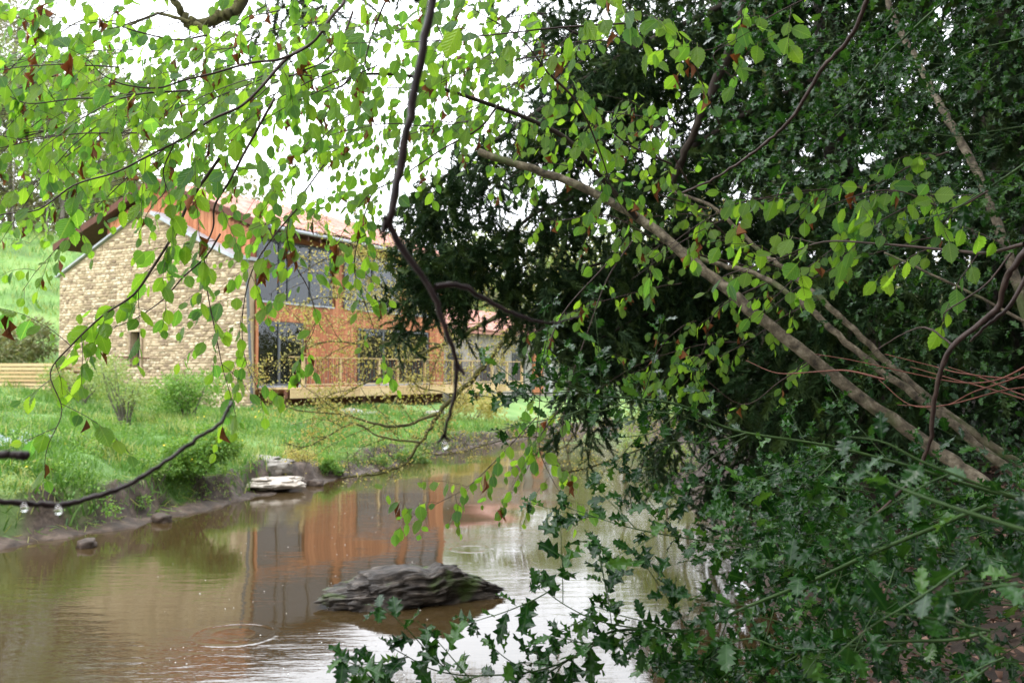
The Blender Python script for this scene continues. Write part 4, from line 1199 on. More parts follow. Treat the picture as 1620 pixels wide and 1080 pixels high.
holly('holly_shrub', 'dense dark green holly shrub spilling over the right bank towards the water', np.array((1.9, 3.6, gz(1.9, 3.6))),
      [([(1560, 800), (1390, 870), (1280, 920), (1180, 960), (1100, 995), (975, 997), (920, 1030), (850, 1075)], 2.5, 2.3, .006, .10),
       ([(1100, 995), (1070, 1000), (960, 985), (900, 960), (850, 925)], 2.35, 2.3, .0025, .07),
       ([(975, 1000), (870, 1055), (760, 1068), (690, 1060), (640, 1035), (615, 1020)], 2.3, 2.2, .0025, .10),
       ([(760, 1068), (700, 1085), (640, 1090), (590, 1075)], 2.2, 2.2, .002, .10),
       ([(1290, 880), (1250, 875), (1080, 850), (1000, 835), (950, 820), (890, 800)], 3.0, 3.0, .003, .11),
       ([(1560, 1000), (1500, 1012), (1400, 1015), (1260, 1030), (1180, 1010), (1110, 1050)], 2.2, 2.3, .0045, .12),
       ([(1640, 950), (1570, 955), (1420, 920), (1340, 920)], 2.4, 2.6, .003, .15),
       ([(1700, 880), (1560, 880), (1440, 870), (1380, 875)], 2.6, 2.7, .006, .15),
       ([(1330, 720), (1250, 790), (1180, 780), (1090, 765), (1040, 775)], 3.4, 3.5, .003, .12)],
      [(1290, 770, 1750, 910, 2.6, 4.0, 52, .5, (-1, -.1, -.05)), (1230, 790, 1400, 860, 3.2, 4.4, 22, .4, (-1, 0, -.1)), (1320, 890, 1720, 1100, 2.2, 3.4, 34, .4, (-1, 0, -.15)), (1300, 700, 1750, 780, 5.6, 7.0, 26, .6, (-1, 0, .1)), (1180, 980, 1380, 1110, 2.3, 3.2, 14, .28, (-1, 0, -.1)), (1080, 1020, 1200, 1090, 2.2, 2.8, 6, .22, (-1, 0, .1))],
      .048, .082, .034)
holly('holly_tree', 'glossy holly crown filling the upper right corner above the hazel stems', np.array((4.2, 5.0, gz(4.2, 5.0))),
      [([(1560, -60), (1495, 0), (1400, 90), (1350, 155), (1300, 200), (1220, 215), (1160, 212)], 3.6, 4.0, .006, .14),
       ([(1480, -60), (1430, 0), (1350, 90), (1320, 110)], 3.8, 4.0, .004, .16),
       ([(1620, 260), (1560, 300), (1500, 335), (1440, 350)], 2.9, 3.2, .004, .2),
       ([(1700, 30), (1620, 60), (1540, 80), (1480, 110), (1440, 115)], 3.4, 3.8, .004, .14),
       ([(1620, 200), (1500, 215), (1420, 190), (1380, 180)], 3.9, 4.2, .003, .14)],
      [(1200, -60, 1720, 120, 3.8, 6.0, 62, .6, (-1, 0, -.25)), (1230, 100, 1720, 300, 3.8, 6.0, 66, .6, (-1, 0, -.3)), (1380, 280, 1720, 420, 4.2, 6.2, 34, .6, (-1, 0, -.2)), (1400, 420, 1700, 640, 4.8, 6.5, 26, .6, (-1, 0, -.1))],
      .042, .066, .034)

# ------------------------------------------------------------------ dark conifer with drooping sprays
def spray_tmpl(seed, n=34):
    r = np.random.default_rng(seed); V, T_ = [], []
    def strip_(a, b_, w):
        c = len(V); a = np.array(a); b_ = np.array(b_)
        d = b_ - a; s = np.cross(d, (0.2, 1, 0.1)); s = s / (np.linalg.norm(s) + 1e-9) * w
        V.extend([a - s, a + s, b_]); T_.append((c, c + 1, c + 2))
    for i in range(n):
        f = i / n; y = f
        for s in (-1, 1):
            ang_ = r.uniform(0, 6.28)
            L = 0.25 * (1 - 0.55 * f) * r.uniform(.6, 1.2)
            dx, dz = math.cos(ang_) * L, math.sin(ang_) * L
            strip_((0.02 * math.sin(f * 9), y, 0), (0.02 * math.sin(f * 9) + dx, y + L * r.uniform(0.5, 1.1), dz), 0.030)
    strip_((-0.01, 0, 0), (0.0, 1.0, 0), 0.012)
    return np.array(V), np.array(T_)
SP = [spray_tmpl(i) for i in range(4)]

def conifer(name, label, base, trunk, spray_sets, limbs=(), mat_=M_YEW, r0=0.22, r1=0.08):
    e = empty(name, base, label, 'tree')
    tube_obj('trunk', curve(trunk, 6), r0, r1, M_DARKBARK, e, 12, 0.05)
    for l, a, b_ in limbs: tube_obj('limb', curve(l, 6), a, b_, M_DARKBARK, e, 7, 0.05)
    pos, ys_, szs = [], [], []
    for (p, y, s) in spray_sets: pos.append(p); ys_.append(y); szs.append(s)
    pos = np.array(pos); ys_ = np.array(ys_); szs = np.array(szs)
    tid = rng.integers(0, 4, len(pos)); Rm = frames(ys_, rng.normal(0, 1, pos.shape)); rr = rng.random(len(pos))
    Vs, Ts, Rs, off = [], [], [], 0
    for k in range(4):
        sel = tid == k
        tv, tt_ = SP[k]; S3 = szs[sel][:, None] * np.ones((1, 3))
        V = np.einsum('nij,nkj->nki', Rm[sel], tv[None] * S3[:, None, :]) + pos[sel][:, None, :]
        T_ = (tt_[None] + (np.arange(sel.sum()) * len(tv))[:, None, None]).reshape(-1, 3) + off
        Vs.append(V.reshape(-1, 3)); Ts.append(T_); Rs.append(np.repeat(rr[sel], len(tv))); off += sel.sum() * len(tv)
    link('crown', np_mesh('crown', np.vstack(Vs), np.vstack(Ts), rnd=np.concatenate(Rs)), mat_, e, kind='stuff')
    return e

S = []; LB = []
def hang(tr, D0, D1, n, Lmin, Lmax, r=.02, spread=.25):
    """A limb traced in pixels with sprays hanging from it in strings."""
    pth = curve(pts3(tr, D0, D1), 6); LB.append((pts3(tr, D0, D1), r, r * .3))
    for k in range(n):
        f = rng.uniform(0, 1) * (len(pth) - 1); a = int(min(f, len(pth) - 2)); q = pth[a] + (pth[a + 1] - pth[a]) * (f - a)
        q = q + np.array((rng.normal(0, .06), rng.normal(0, spread), rng.normal(0, .05)))
        L = rng.uniform(Lmin, Lmax); s = 0; x = q.copy(); d = unit(np.array((rng.normal(0, .3), rng.normal(0, .3), -0.6)))
        sway = rv(.5) * (1, 1, .2)
        while s < L:
            step = rng.uniform(.10, .18)
            S.append((x.copy(), unit(d + sway + rv(.30)), rng.uniform(.18, .28)))
            for _ in range(2): S.append((x + rv(.05), unit(d + sway * .5 + rv(.8)), rng.uniform(.10, .22)))
            d = unit(d * .8 + np.array((0, 0, -.35)) + sway * .12 + rv(.14)); x = x + d * step; s += step
ytr = (3.5, 9.5)
hang([(1420, -100), (1250, -40), (1100, 30), (980, 90), (860, 170), (760, 240), (690, 290), (650, 320)], 9.2, 7.3, 115, .2, .95, .035)
hang([(1300, 120), (1180, 180), (1050, 260), (950, 300), (860, 330), (790, 380), (720, 400), (640, 440)], 9.0, 7.4, 130, .2, .7, .03)
hang([(1300, 300), (1150, 350), (1000, 400), (900, 430), (800, 440)], 9.2, 8.0, 100, .25, .65, .025)
hang([(1300, 420), (1160, 450), (1040, 490), (960, 530), (900, 560)], 9.4, 8.6, 80, .15, .40, .025)
hang([(1250, 560), (1120, 540), (1030, 550)], 9.8, 9.2, 24, .15, .45, .02)
hang([(960, 470), (890, 490), (835, 505)], 9.2, 8.6, 32, .15, .42, .015)
hang([(1010, 560), (960, 585), (918, 600)], 9.2, 8.9, 8, .2, .35, .012, .05)
hang([(935, 598), (920, 600), (905, 602)], 9.0, 8.9, 7, .5, .72, .01, .04)
hang([(1200, -200), (950, -100), (760, -60), (620, -30), (500, 0), (420, 18)], 8.4, 7.0, 26, .08, .25, .02)
hang([(1300, -60), (1150, 20), (1030, 70), (930, 60), (850, 20)], 9.5, 8.4, 55, .3, .8, .03)
hang([(1200, 200), (1100, 130), (1000, 120), (900, 160), (830, 220)], 9.0, 8.2, 50, .2, .7, .025)
hang([(1400, 640), (1250, 620), (1160, 640), (1100, 670), (1050, 705), (1015, 735)], 11.0, 11.6, 50, .2, .7, .03)
hang([(1450, 700), (1300, 690), (1200, 720), (1130, 750), (1080, 775)], 10.5, 11.4, 50, .2, .5, .03)
# the inner mass of the crown, to the right
for (xa, ya, xb, yb, D0, D1, cnt) in ((1080, -300, 1750, 60, 8.5, 12, 330), (1150, 60, 1750, 330, 9, 13, 300), (1080, 330, 1750, 620, 10, 14, 480), (940, 380, 1150, 560, 9, 11, 170), (1180, 600, 1750, 780, 10, 14, 300), (880, -100, 1150, 330, 9, 11, 130), (1230, 300, 1500, 640, 7.6, 8.8, 130)):
    for k in range(cnt):
        q = P(rng.uniform(xa, xb), rng.uniform(ya, yb), rng.uniform(D0, D1)); d = unit(np.array((rng.normal(-.1, .4), rng.normal(0, .4), -.8)))
        for j in range(4):
            S.append((q + rv(.12), unit(d + rv(.35)), rng.uniform(.25, .42))); q = q + d * .2
# unseen boughs added high over the bank to shade the right side
for k in range(2300):
    x_ = rng.uniform(0.2, 9.5); y_ = rng.uniform(-6, 13)
    lo_ = 2.34 + 0.45 * max(y_, 1) + 1.3
    z_ = rng.uniform(lo_, lo_ + 4.5)
    S.append((np.array((x_, y_, z_)), unit(np.array((rng.normal(0, .6), rng.normal(0, .6), -.5))), rng.uniform(.5, .9)))
base = np.array((3.7, 9.8, gz(3.7, 9.8)))
conifer('conifer', 'large dark conifer with drooping sprays hanging over the water, filling the middle right', base,
        np.array([base - (0, 0, .3), base + (-.1, 0, 2), base + (-.35, .1, 5), base + (-.5, 0, 9), base + (-.5, 0, 13)]), S, LB)
# darker conifers up the bank, plus unseen ones added around the viewer for shade
bt = []
for i, (x_, y_, h_, lab) in enumerate(((6.5, 12.5, 13, 'dark conifer on the slope just behind the big drooping one'), (9.5, 9.5, 14, 'dark conifer behind the holly at the right edge'), (8.5, 17, 15, 'dark conifer further up river on the right bank'), (12, 14, 16, 'tall dark conifer at the back of the right bank'), (6.4, 24, 12, 'dark conifer on the far right bank beside the river bend'), (8.5, 3.5, 14, 'unseen conifer up the slope to the right of the viewer, added for shade'), (5.5, -4.5, 13, 'unseen conifer behind the viewer on the right bank, added for shade'), (0.5, -6.5, 13, 'unseen conifer at the back of the bank behind the viewer, added for shade'), (-4.5, -5.0, 12, 'unseen conifer left of the viewer on the near bank, added for shade'), (-8.5, -7.0, 13, 'unseen conifer furthest left behind the viewer, added for shade'))):
    bz = gz(x_, y_); S2 = []
    far = y_ < 5
    n = 700 if far else 1500
    hh = rng.random(n) ** 0.8
    for f in hh:
        z_ = bz + 0.2 + f * h_; rad = (1 - f) * 3.0 + .4
        a = rng.uniform(0, 6.28); rr = rad * math.sqrt(rng.uniform(.15, 1))
        S2.append((np.array((x_ + rr * math.cos(a), y_ + rr * math.sin(a), z_)), unit(np.array((math.cos(a) * .7, math.sin(a) * .7, -.6)) + rv(.3)), rng.uniform(.45, .8) * (1.7 if far else 1)))
    conifer('conifer', lab, (x_, y_, bz), np.array([(x_, y_, bz - .3), (x_ + .1, y_, bz + h_ * .5), (x_, y_, bz + h_)]), S2, r0=.28, r1=.05)

# a second trunk that leans through the crown
bare('leaning_trunk', [(1205, -160), (1180, 0), (1150, 90), (1110, 180), (1085, 240), (1060, 300)], 6.4, 7.4, .036, .026, M_DARKBARK, 'dark brown leaning trunk seen through the conifer at the top', 'tree trunk', sides=9)

# dark undergrowth on the right slope
def cloud(cs, n, size, seed, up=0.5):
    r = np.random.default_rng(seed)
    pos, ys_ = [], []
    cs = np.array(cs, float); w = cs[:, 3] ** 2; w /= w.sum()
    ci = r.choice(len(cs), n, p=w)
    d = r.normal(0, 1, (n, 3)); d /= np.linalg.norm(d, axis=1)[:, None]
    rad = cs[ci, 3] * (r.uniform(.25, 1, n) ** .5) * (1 + .18 * r.normal(0, 1, n))
    pos = cs[ci, :3] + d * rad[:, None] * np.array((1, 1, .8))
    y = d + r.normal(0, .6, (n, 3)) + np.array((0, 0, -.2)); z = d * .5 + r.normal(0, .6, (n, 3)) + np.array((0, 0, up))
    return pos, frames(y, z), r.uniform(.6, 1.2, n) * size, r.random(n)

def leaf_mass(name, cs, n, size, m_, seed, parent=None, kind='stuff', tm=None):
    pos, Rm, s, r_ = cloud(cs, n, size, seed)
    tv, tt_, _ = tm or SL
    return link(name, instances(name, tv, tt_, Rm, pos, s, r_), m_, parent, kind=kind)

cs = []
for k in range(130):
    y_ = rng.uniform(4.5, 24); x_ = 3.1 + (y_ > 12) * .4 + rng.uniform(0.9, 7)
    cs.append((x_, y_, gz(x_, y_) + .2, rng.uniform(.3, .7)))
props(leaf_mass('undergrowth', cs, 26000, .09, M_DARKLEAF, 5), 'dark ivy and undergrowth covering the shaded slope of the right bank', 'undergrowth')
cs = []
for k in range(16):
    q = P(rng.uniform(1000, 1090), rng.uniform(590, 740), rng.uniform(17, 20)); cs.append((q[0], q[1], max(q[2], .5), .35))
e = empty('bank_bush', (cs[0][0], cs[0][1], gz(cs[0][0], cs[0][1])), 'pale yellow green bush on the right bank beyond the holly tips', 'bush')
leaf_mass('foliage', cs, 3500, .07, M_SPRING, 12, e)
tube_obj('stem', curve([(cs[0][0] + .3, 18.5, .2), (cs[0][0] + .2, 18.5, 1.2), (cs[0][0], 18.4, 2.2)], 4), .03, .01, M_GREYBARK, e)

# leaf litter
n = 9000
X = rng.uniform(.6, 6, n); Y = rng.uniform(3.2, 10, n); d_, s_ = river_dist(X, Y)
ok = (d_ > .25) & (s_ > .5); X, Y = X[ok], Y[ok]; n = len(X)
Z = ground_z(X, Y) + .02
Rm = frames(rng.normal(0, 1, (n, 3)) * (1, 1, .25), rng.normal(0, .35, (n, 3)) + (0, 0, 1))
lt = simple_leaf(.18, .34)
props(link('leaf_litter', instances('leaf_litter', lt[0], lt[1], Rm, np.stack([X, Y, Z], 1), rng.uniform(.035, .075, n), rng.random(n)), M_LITTER, kind='stuff'), 'brown and tan fallen leaves covering the ground of the right bank', 'leaf litter')

# ------------------------------------------------------------------ budding tree whose mossy limbs hang over the river
bb = np.array((4.9, 15.0, gz(4.9, 15.0)))
bud = empty('budding_tree', bb, 'mossy limbed tree with tiny yellow green buds hanging in front of the deck', 'tree')
tube_obj('trunk', curve([bb - (0, 0, .3), bb + (-.3, -.3, 2), bb + (-.9, -1, 4.5), bb + (-1.6, -2, 7.5)], 6), .2, .1, M_MOSS, bud, 12, .05)
BL = [
    ([(1200, 330), (1050, 380), (930, 440), (850, 490), (790, 545), (750, 598), (705, 640), (690, 662), (665, 700), (635, 735), (590, 750), (540, 755)], 12.5, 11.0, .055, .008),
    ([(700, 545), (640, 540), (580, 545), (520, 540), (460, 560), (420, 580)], 11.6, 11.0, .016, .004),
    ([(690, 500), (620, 430), (560, 380), (500, 370)], 11.8, 11.4, .014, .004),
    ([(690, 655), (640, 672), (600, 672), (540, 655), (480, 650), (430, 635)], 11.2, 10.8, .02, .005),
    ([(850, 490), (790, 500), (740, 525), (700, 545), (655, 565), (610, 590), (560, 615), (520, 640)], 12.0, 11.2, .035, .006),
    ([(665, 700), (600, 690), (560, 670), (500, 700), (460, 715)], 11.1, 10.8, .014, .004),
    ([(720, 535), (690, 500), (640, 480), (580, 478), (520, 470), (470, 480)], 11.8, 11.4, .018, .004),
    ([(640, 480), (600, 450), (560, 420), (530, 400)], 11.6, 11.4, .012, .004),
    ([(790, 500), (760, 450), (720, 420), (690, 380)], 12.0, 11.6, .018, .005),
    ([(640, 568), (660, 610), (700, 620), (730, 640)], 11.4, 11.4, .012, .004),
    ([(930, 740), (880, 700), (830, 690), (780, 700), (730, 715), (690, 720)], 12.4, 11.6, .016, .004),
    ([(1050, 420), (980, 520), (930, 640), (900, 700), (860, 720)], 12.8, 12.0, .02, .006),
    ([(520, -700), (470, -200), (383, 0), (350, 25), (335, 32), (310, 38), (298, 36), (285, 15), (268, -5)], 9.5, 9.0, .085, .03),
    ([(310, 38), (325, 50), (330, 75), (322, 100)], 9.0, 9.0, .03, .01),
    ([(300, 36), (250, 22), (200, 40), (140, 30), (80, 60)], 9.0, 8.8, .02, .005),
]
bl = Leaves(); tm = Multi(); bp = []
for j, (tr, D0, D1, a, b_) in enumerate(BL):
    ctl = pts3(tr, D0, D1)
    if j == 12: ctl = np.vstack([bb + (-1.6, -2, 7.5), bb + (-3.5, -4, 9.0), ctl[1:]])
    if j == 0: ctl = np.vstack([bb + (-.9, -1, 4.3), ctl])
    if j == 11: ctl = np.vstack([bb + (-.7, -.8, 3.6), ctl])
    if j == 10: ctl = np.vstack([bb + (-.1, -.1, 1.2), ctl])
    pth = curve(ctl, 6); pth += rng.normal(0, a * .2, pth.shape)
    tube_obj('limb', pth, a, b_, M_MOSS, bud, 8, .08)
    def f(q, d, k, s, j=j):
        up_ = 0.3 if j < 12 else 0.0
        p2 = twig_path(q, unit(d * .8 + rv(.7) + (0, 0, up_)), rng.uniform(.35, 1.0) * (1 if q[2] > 1.7 else .5), .05, 9, .22)
        V, T_ = tube(p2, .006, .002, 4); tm.add(V, T_)
        for i in range(1, len(p2)):
            for kk in range(2 if j < 12 else 0):
                p3 = twig_path(p2[i], unit(p2[i] - p2[i - 1] + rv(.8)), rng.uniform(.1, .3), .1, 4, .25)
                V, T_ = tube(p3, .0028, .0015, 3); tm.add(V, T_)
                for pt in p3[1:]:
                    for _ in range(rng.integers(1, 4) if pt[2] > 1.55 else rng.integers(0, 2)): bp.append(pt + rv(.035))
            if j >= 12 and rng.random() < .8:
                p3 = twig_path(p2[i], unit(p2[i] - p2[i - 1] + rv(.8)), rng.uniform(.15, .5), .1, 5, .25)
                V, T_ = tube(p3, .003, .0015, 3); tm.add(V, T_)
    if j != 0: along(pth, .21 if j < 12 else .35, f, .15 if j < 12 else .4)
    else: along(pth, .24, f, .45)
bp = np.array(bp); n = len(bp)
link('bud_leaves', instances('bud_leaves', SL[0], SL[1], frames(rng.normal(0, 1, (n, 3)), rng.normal(0, 1, (n, 3))), bp, rng.uniform(.020, .046, n), rng.random(n)), M_BUD, bud, kind='stuff')
link('twigs', tm.mesh('twigs'), M_MOSS, bud, kind='stuff')

# ------------------------------------------------------------------ shrubs and grass on the left bank
def shrub(name, label, px, D, w, h, n, size, m_, seed, group=None, flowers=0, stems=5, zoff=0.0, lean=0.0, cat='shrub'):
    q = P(px, 600, D); x_, y_ = q[0], q[1]; z_ = gz(x_, y_) + zoff
    r = np.random.default_rng(seed)
    cs = [(x_ + r.uniform(-w, w) * .75, y_ + r.uniform(-w, w) * .5, z_ + h * r.uniform(.3, .85), min(w, h) * r.uniform(.25, .5)) for _ in range(9)]
    e = empty(name, (x_, y_, z_), label, cat, group)
    leaf_mass('foliage', cs, n, size, m_, seed, e)
    for k in range(stems):
        c_ = cs[k % 9]
        tube_obj('stem', curve([(x_ + r.uniform(-.1, .1), y_ + r.uniform(-.1, .1), z_ - .1), ((x_ + c_[0]) / 2 + r.uniform(-.1, .1), (y_ + c_[1]) / 2, z_ + h * .4), (c_[0], c_[1], c_[2] + c_[3] * .6)], 4), .012 + .008 * h, .004, M_GREYBARK, e, 6)
    if flowers:
        pos, Rm, s, r_ = cloud([(a, b_, c_ + .05, d_ * 1.08) for a, b_, c_, d_ in cs], flowers * 4, .035, seed + 1, 1.0)
        o_ = instances('flowers', SL[0] * (1.6, 1, 1), SL[1], Rm, pos, s, r_)
        link('flowers', o_, M_YELLOW, e, kind='stuff')
    return e
shrub('flowering_shrub', 'rounded leafy green shrub dotted with yellow flowers overhanging the left bank', 312, 17.0, .72, 1.05, 8500, .06, M_SHRUB, 31, flowers=34, zoff=-.12)
shrub('low_shrub', 'low leafy growth on the bank edge left of the flowering shrub', 250, 16.3, .5, .5, 3000, .045, M_SHRUB, 32, zoff=-.1)
shrub('low_shrub', 'small green shrub at the shore left of the two pale tufts', 523, 21.3, .32, .62, 2600, .05, M_SHRUB, 33, zoff=-.25)
shrub('low_shrub', 'small bright green tuft growing out of the muddy shore', 603, 23.6, .24, .42, 1400, .05, M_GRASS, 34, zoff=-.2)
shrub('low_shrub', 'bright yellow green bush hanging over the shore nearest the river bend', 655, 25.0, .5, .5, 2600, .06, M_GRASS, 35, flowers=4, zoff=-.2)
shrub('low_shrub', 'yellowing sprig shrub beside the bare earth at the shore', 480, 20.6, .42, .55, 1100, .05, M_BUD, 36, zoff=-.1)
shrub('stemmy_shrub', 'loose shrub of tan upright stems with thin leaves before the stone gable', 200, 23.5, 1.0, 1.7, 2300, .07, M_SPRING, 37, stems=16)
shrub('stemmy_shrub', 'fresh green leafy shrub growing at the foot of the stone gable', 300, 25.5, 1.2, 1.35, 5200, .075, M_SHRUB, 38, stems=9)
shrub('stemmy_shrub', 'grey green shrub low against the gable between its two neighbours', 130, 27.0, 1.3, 1.3, 3200, .08, M_SPRING, 39, stems=9)
shrub('hill_bush', 'rounded olive bush on the grassy slope left of the gable', 20, 39, 2.2, 2.4, 5200, .16, M_OLIVE, 40, cat='bush')
shrub('hill_bush', 'yellow green bush below the far end of the deck', 745, 35.0, 1.2, 1.0, 2600, .10, M_BUD, 41, cat='bush')
# a few weeds on the mud face
for i, (px, py, lab) in enumerate(((203, 795, 'small weed on the mud face, upper of the pair'), (178, 810, 'small weed on the mud face, lower of the pair'), (228, 795, 'small weed on the mud face nearest the flowering shrub'))):
    q = PG(px, py, .25)
    e = empty('weed', (q[0], q[1], .15), lab, 'weed', 'weeds on the left mud bank')
    leaf_mass('foliage', [(q[0], q[1], .28, .12)], 120, .05, M_SHRUB, 60 + i, e)

def blade_tmpl():
    V = np.array([(-.05, 0, 0), (.05, 0, 0), (-.04, .55, .06), (.04, .55, .06), (0, 1, .30)])
    return V, np.array([(0, 1, 3), (0, 3, 2), (2, 3, 4)])
BV, BT = blade_tmpl()
def grass(name, label, n, xr, yr, hlo, hhi, fn, m_=M_GRASS):
    X = rng.uniform(*xr, n); Y = yr[0] * (yr[1] / yr[0]) ** rng.random(n)
    ok = fn(X, Y); X, Y = X[ok], Y[ok]; n = len(X)
    Z = ground_z(X, Y) + .0
    clump = .55 + .45 * wob(X, Y, 2.4, .3) + .25 * wob(X, Y, 5.9, 2.2)
    h = (hlo + (hhi - hlo) * np.clip(clump, 0, 1)) * rng.uniform(.6, 1.25, n)
    dirn = rng.normal(0, .32, (n, 3)) + (0, 0, 1)
    Rm = frames(dirn, rng.normal(0, 1, (n, 3)) * (1, 1, .1))
    S3 = np.stack([np.maximum(h * .9, .09) * rng.uniform(.6, 1.3, n), h, h], 1)
    return props(link(name, instances(name, BV, BT, Rm, np.stack([X, Y, Z], 1), S3, np.clip(rng.random(n) * .5 + .25 + .28 * wob(X, Y, .9, 4) + .15 * wob(X, Y, 3.3, 1), 0, .99)), m_, kind='stuff'), label, 'grass')
def left_ok(X, Y):
    d, s = river_dist(X, Y)
    patch_ = np.hypot((X + 4.9) / 1.0, (Y - 20.6) / .9) > 1
    s_ = X / Y
    lx = (X - CORNER[0]) * .479 + (Y - CORNER[1]) * .878; ly = -(X - CORNER[0]) * .878 + (Y - CORNER[1]) * .479
    inhouse = (lx > -.1) & (ly > -1.9) & (lx < 26) & (ly < 10)
    return (d > .44 - .14 * smooth((Y - 16) / 5) + .2 * wob(X, Y, 1.7, 5)) & (s < .5) & patch_ & (s_ > -.6) & (s_ < .15) & ~inhouse
grass('grass', 'fresh green grass and weeds covering the left bank', 150000, (-15, 3.5), (11.5, 36), .07, .30, left_ok)
grass('hill_grass', 'bright green grass on the slope left of the house', 45000, (-36, -14), (30, 62), .15, .40, lambda X, Y: (X / Y < -.42) & (X / Y > -.62) & (Y > 30))
n = 26000
X = rng.uniform(-9, 3, n); Y = 11.5 * (34 / 11.5) ** rng.random(n); d_, s_ = river_dist(X, Y)
ok = (s_ < .5) & (d_ > .30) & (d_ < .95) & (rng.random(n) < .35 + .6 * (wob(X, Y, 2.0, 6) > -.2)) & (np.hypot((X + 4.9) / .8, (Y - 20.4) / .8) > 1); X, Y = X[ok], Y[ok]; n = len(X)
out = np.stack([.55 + 0 * X, -.75 + 0 * X, -.35 + 0 * X], 1) + rng.normal(0, .45, (n, 3))
Z = ground_z(X, Y) + .02
props(link('overhanging_grass', instances('overhanging_grass', BV, BT, frames(out, rng.normal(0, 1, (n, 3)) * (1, 1, .3)), np.stack([X, Y, Z], 1), np.stack([np.full(n, .12)] + [rng.uniform(.15, .38, n)] * 2, 1), rng.random(n) * .95), M_GRASS, kind='stuff'), 'long grass drooping over the edge of the undercut bank', 'grass')
# roots and dead stalks poking out of the mud
rt = Multi()
for k in range(130):
    x_ = rng.uniform(-8, 0); y_ = rng.uniform(12, 30)
    dd, ss = river_dist(np.array([x_]), np.array([y_]))
    if ss[0] > .5 or not (.15 < dd[0] < .7): continue
    p_ = np.array((x_, y_, gz(x_, y_) + .05)); V, T_ = tube(twig_path(p_, np.array((.6, -.6, .1)) + rv(.5), rng.uniform(.2, .6), .8, 5, .3), .007, .002, 4); rt.add(V, T_, rng.random())
props(link('roots', rt.mesh('roots'), M_GREYBARK, kind='stuff'), 'thin roots and dead stalks sticking out of the muddy left bank', 'roots')
cs = []
while len(cs) < 420:
    x_, y_ = rng.uniform(-14, 3), 12 * (34 / 12) ** rng.random()
    if left_ok(np.array([x_]), np.array([y_]))[0]:
        dd = river_dist(np.array([x_]), np.array([y_]))[0][0]
        if dd < 1.3 or rng.random() < .35: cs.append((x_, y_, gz(x_, y_) + .06, rng.uniform(.12, .34)))
cs = np.array(cs)
props(leaf_mass('bank_weeds', cs[:270], 26000, .055, M_SHRUB, 91), 'broad leaved green weeds growing through the bank grass', 'weeds')
props(leaf_mass('bank_herbs', cs[270:], 13000, .05, M_SPRING, 92), 'pale feathery herbs growing through the bank grass', 'herbs')
# buttercups in the grass
n = 170; X = rng.uniform(-8, 1, n); Y = rng.uniform(13, 30, n); ok = left_ok(X, Y); X, Y = X[ok], Y[ok]; n = len(X)
pos = np.stack([X, Y, ground_z(X, Y) + rng.uniform(.12, .3, n)], 1)
props(link('wildflowers', instances('wildflowers', SL[0] * (1.8, 1, 1), SL[1], frames(rng.normal(0, 1, (n, 3)) * (1, 1, .3), rng.normal(0, .3, (n, 3)) + (0, 0, 1)), pos, rng.uniform(.04, .07, n), rng.random(n)), M_YELLOW, kind='stuff'), 'scattered yellow wildflowers in the bank grass', 'wildflowers')
# white gravel heap line below the deck
M_WHITE = rough_mat('pale_rubble', [(0.3, (0.28, 0.27, 0.25)), (0.7, (0.48, 0.46, 0.43))], 9, .9, .5, .02)
for i, (px, D, s, lab) in enumerate(((555, 32.5, .5, 'pale rubble lump under the deck, leftmost'), (590, 33.0, .35, 'pale rubble lump under the deck, second from the left'), (690, 36, .5, 'pale rubble lump under the deck before the grey annex'))):
    q = P(px, 600, D); rock('rubble', (q[0], q[1], gz(q[0], q[1]) + .03), (s * .9, s * .5, s * .28), 0.6, i * 2.7 + 1, M_WHITE, lab, 'rubble', sub=3, group='pale rubble under the deck')

# floating foam specks
n = 150; fx, fy = [], []
while len(fx) < n:
    q = PG(rng.uniform(250, 1150), rng.uniform(800, 1078)); 
    d_, _ = river_dist(np.array([q[0]]), np.array([q[1]]))
    if d_[0] < -.3: fx.append(q[0]); fy.append(q[1])
ft = np.array([(math.cos(a), math.sin(a), 0) for a in np.linspace(0, 2 * math.pi, 6, endpoint=False)] + [(0, 0, .6)])
ftt = np.array([(i, (i + 1) % 6, 6) for i in range(6)])
M_FOAM = rough_mat('foam', [(0.3, (.7, .7, .68)), (0.7, (.8, .8, .78))], 9, .6, 0)
props(link('foam_specks', instances('foam_specks', ft, ftt, frames(np.tile((0, 1, 0), (n, 1)), np.tile((0, 0, 1), (n, 1))), np.stack([fx, fy, np.full(n, .006)], 1), rng.uniform(.003, .0085, n), rng.random(n)), M_FOAM, kind='stuff'), 'tiny white foam specks drifting on the brown river', 'foam')

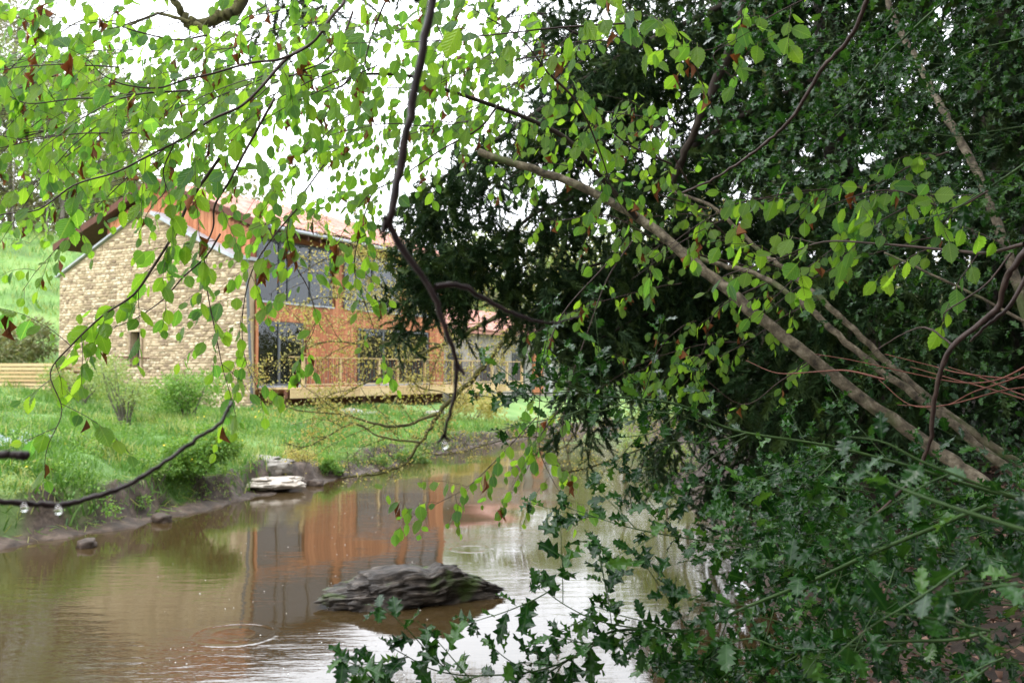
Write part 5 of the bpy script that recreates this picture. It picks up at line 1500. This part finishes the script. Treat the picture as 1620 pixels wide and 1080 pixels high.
# ------------------------------------------------------------------ background trees; light leaf colours on the left hill stand in for haze
def tree(name, label, x_, y_, h_, w_, n, size, m_, seed, trunk_r=.18, bark=M_GREYBARK, group=None, low=.12, limbs=13, bare_=0):
    r = np.random.default_rng(seed); z_ = gz(x_, y_)
    e = empty(name, (x_, y_, z_), label, 'tree', group)
    lean = r.uniform(-.4, .4, 2)
    top = np.array((x_ + lean[0], y_ + lean[1], z_ + h_ * .9))
    tube_obj('trunk', curve([(x_, y_, z_ - .4), (x_ + lean[0] * .3, y_, z_ + h_ * .4), top], 5), trunk_r, trunk_r * .25, bark, e, 8, .06)
    cs = []; lm = Multi()
    for k in range(limbs):
        f = low + (1 - low) * (k + .5) / limbs; a = r.uniform(0, 6.28); rr = w_ * math.sin(math.pi * min(.95, .25 + f * .7)) * r.uniform(.5, 1)
        c_ = np.array((x_ + rr * math.cos(a), y_ + rr * math.sin(a), z_ + h_ * f + r.uniform(0, .5)))
        cs.append((*c_, w_ * r.uniform(.28, .5)))
        st_ = np.array((x_ + lean[0] * .5, y_ + lean[1] * .5, z_ + h_ * max(.2, f - .2)))
        V, T_ = tube(curve([st_, (st_ + c_) / 2 + (0, 0, .3), c_], 4), trunk_r * .35, trunk_r * .1, 6); lm.add(V, T_)
        for q in range(6 + bare_):
            e2 = c_ + r.normal(0, 1, 3) * w_ * .35 + (0, 0, .3)
            V, T_ = tube(curve([c_ * .7 + st_ * .3, (c_ + e2) / 2, e2], 3), trunk_r * .10, trunk_r * .03, 4); lm.add(V, T_)
    cs.append((top[0], top[1], top[2], w_ * .35))
    link('limbs', lm.mesh('limbs'), bark, e, kind='stuff')
    if n: leaf_mass('crown', cs, n, size, m_, seed, e)
    return e
k = 0
for (px, D, h_, w_, n, m_, lab, br) in (
        (-40, 60, 13, 4.0, 5200, M_SPRING, 'pale spring green tree at the far left on the hillside', 4),
        (40, 63, 12, 3.6, 4300, M_OLIVE, 'olive leafed tree on the hillside above the grassy slope', 6),
        (95, 60, 10, 3.0, 3200, M_SPRING, 'pale leafy tree on the hillside left of the roof overhang', 6),
        (150, 62, 12, 3.4, 3000, M_OLIVE, 'thin crowned tree behind the stone gable', 8),
        (10, 62, 16, 4.5, 5200, M_OLIVE, 'tall greyish tree at the top of the left hillside', 8),
        (110, 66, 14, 4.5, 4200, M_SPRING, 'pale tree high on the ridge behind the house', 8),
        (200, 70, 9, 4.0, 3000, M_OLIVE, 'low round tree behind the left roof slope', 6),
        (660, 66, 9, 4.0, 3600, M_SPRING, 'pale tree beyond the end of the house roof', 5),
        (740, 62, 10, 3.8, 4200, M_SPRING, 'yellow green tree behind the annex roof', 5),
        (820, 66, 11, 4.2, 4200, M_OLIVE, 'olive tree beyond the annex left of the conifer', 5),
        (900, 58, 9, 3.8, 4200, M_SPRING, 'yellow green tree glimpsed through the conifer sprays', 5),
        (990, 60, 10, 4.5, 4200, M_SPRING, 'bright green tree beyond the river bend', 4),
        (1090, 58, 12, 4.5, 4200, M_OLIVE, 'olive tree on the far bank behind the dark conifers', 4)):
    k += 1
    q = P(px, 600, D)
    tree('background_tree', lab, q[0], q[1], h_, w_, int(n * 1.5), .24, m_, 100 + k, .16, bare_=br)
# bare thin tree at the top left
for i, (px, D, h_, lab) in enumerate(((70, 56, 17, 'bare slender tree rising on the left before the hill'), (15, 57, 16, 'bare twiggy tree at the far left edge'))):
    q = P(px, 600, D)
    tree('slender_tree', lab, q[0], q[1], h_, 2.2, 500, .07, M_SPRING, 200 + i,   .05, M_GREYBARK, low=.45, limbs=11, bare_=9)
# wood on the hillside at the left
cs = []
for k in range(120):
    y_ = rng.uniform(60, 80); x_ = rng.uniform(-.66, -.26) * y_
    cs.append((x_, y_, gz(x_, y_) + rng.uniform(.3, 6), rng.uniform(1.2, 2.6)))
props(leaf_mass('hillside_wood', cs, 26000, .30, M_OLIVE, 78), 'pale olive wood on the hillside behind the left end of the gable', 'wood')
# wooded ridge closing the horizon
cs = []
for k in range(150):
    x_ = rng.uniform(-130, 160); y_ = rng.uniform(95, 135) - abs(x_) * .15; cs.append((x_, y_, gz(x_, y_) + rng.uniform(1, 5), rng.uniform(3.5, 6)))
props(leaf_mass('distant_wood', cs, 36000, .8, M_OLIVE, 77), 'pale olive wood covering the distant ridge behind the house', 'wood')
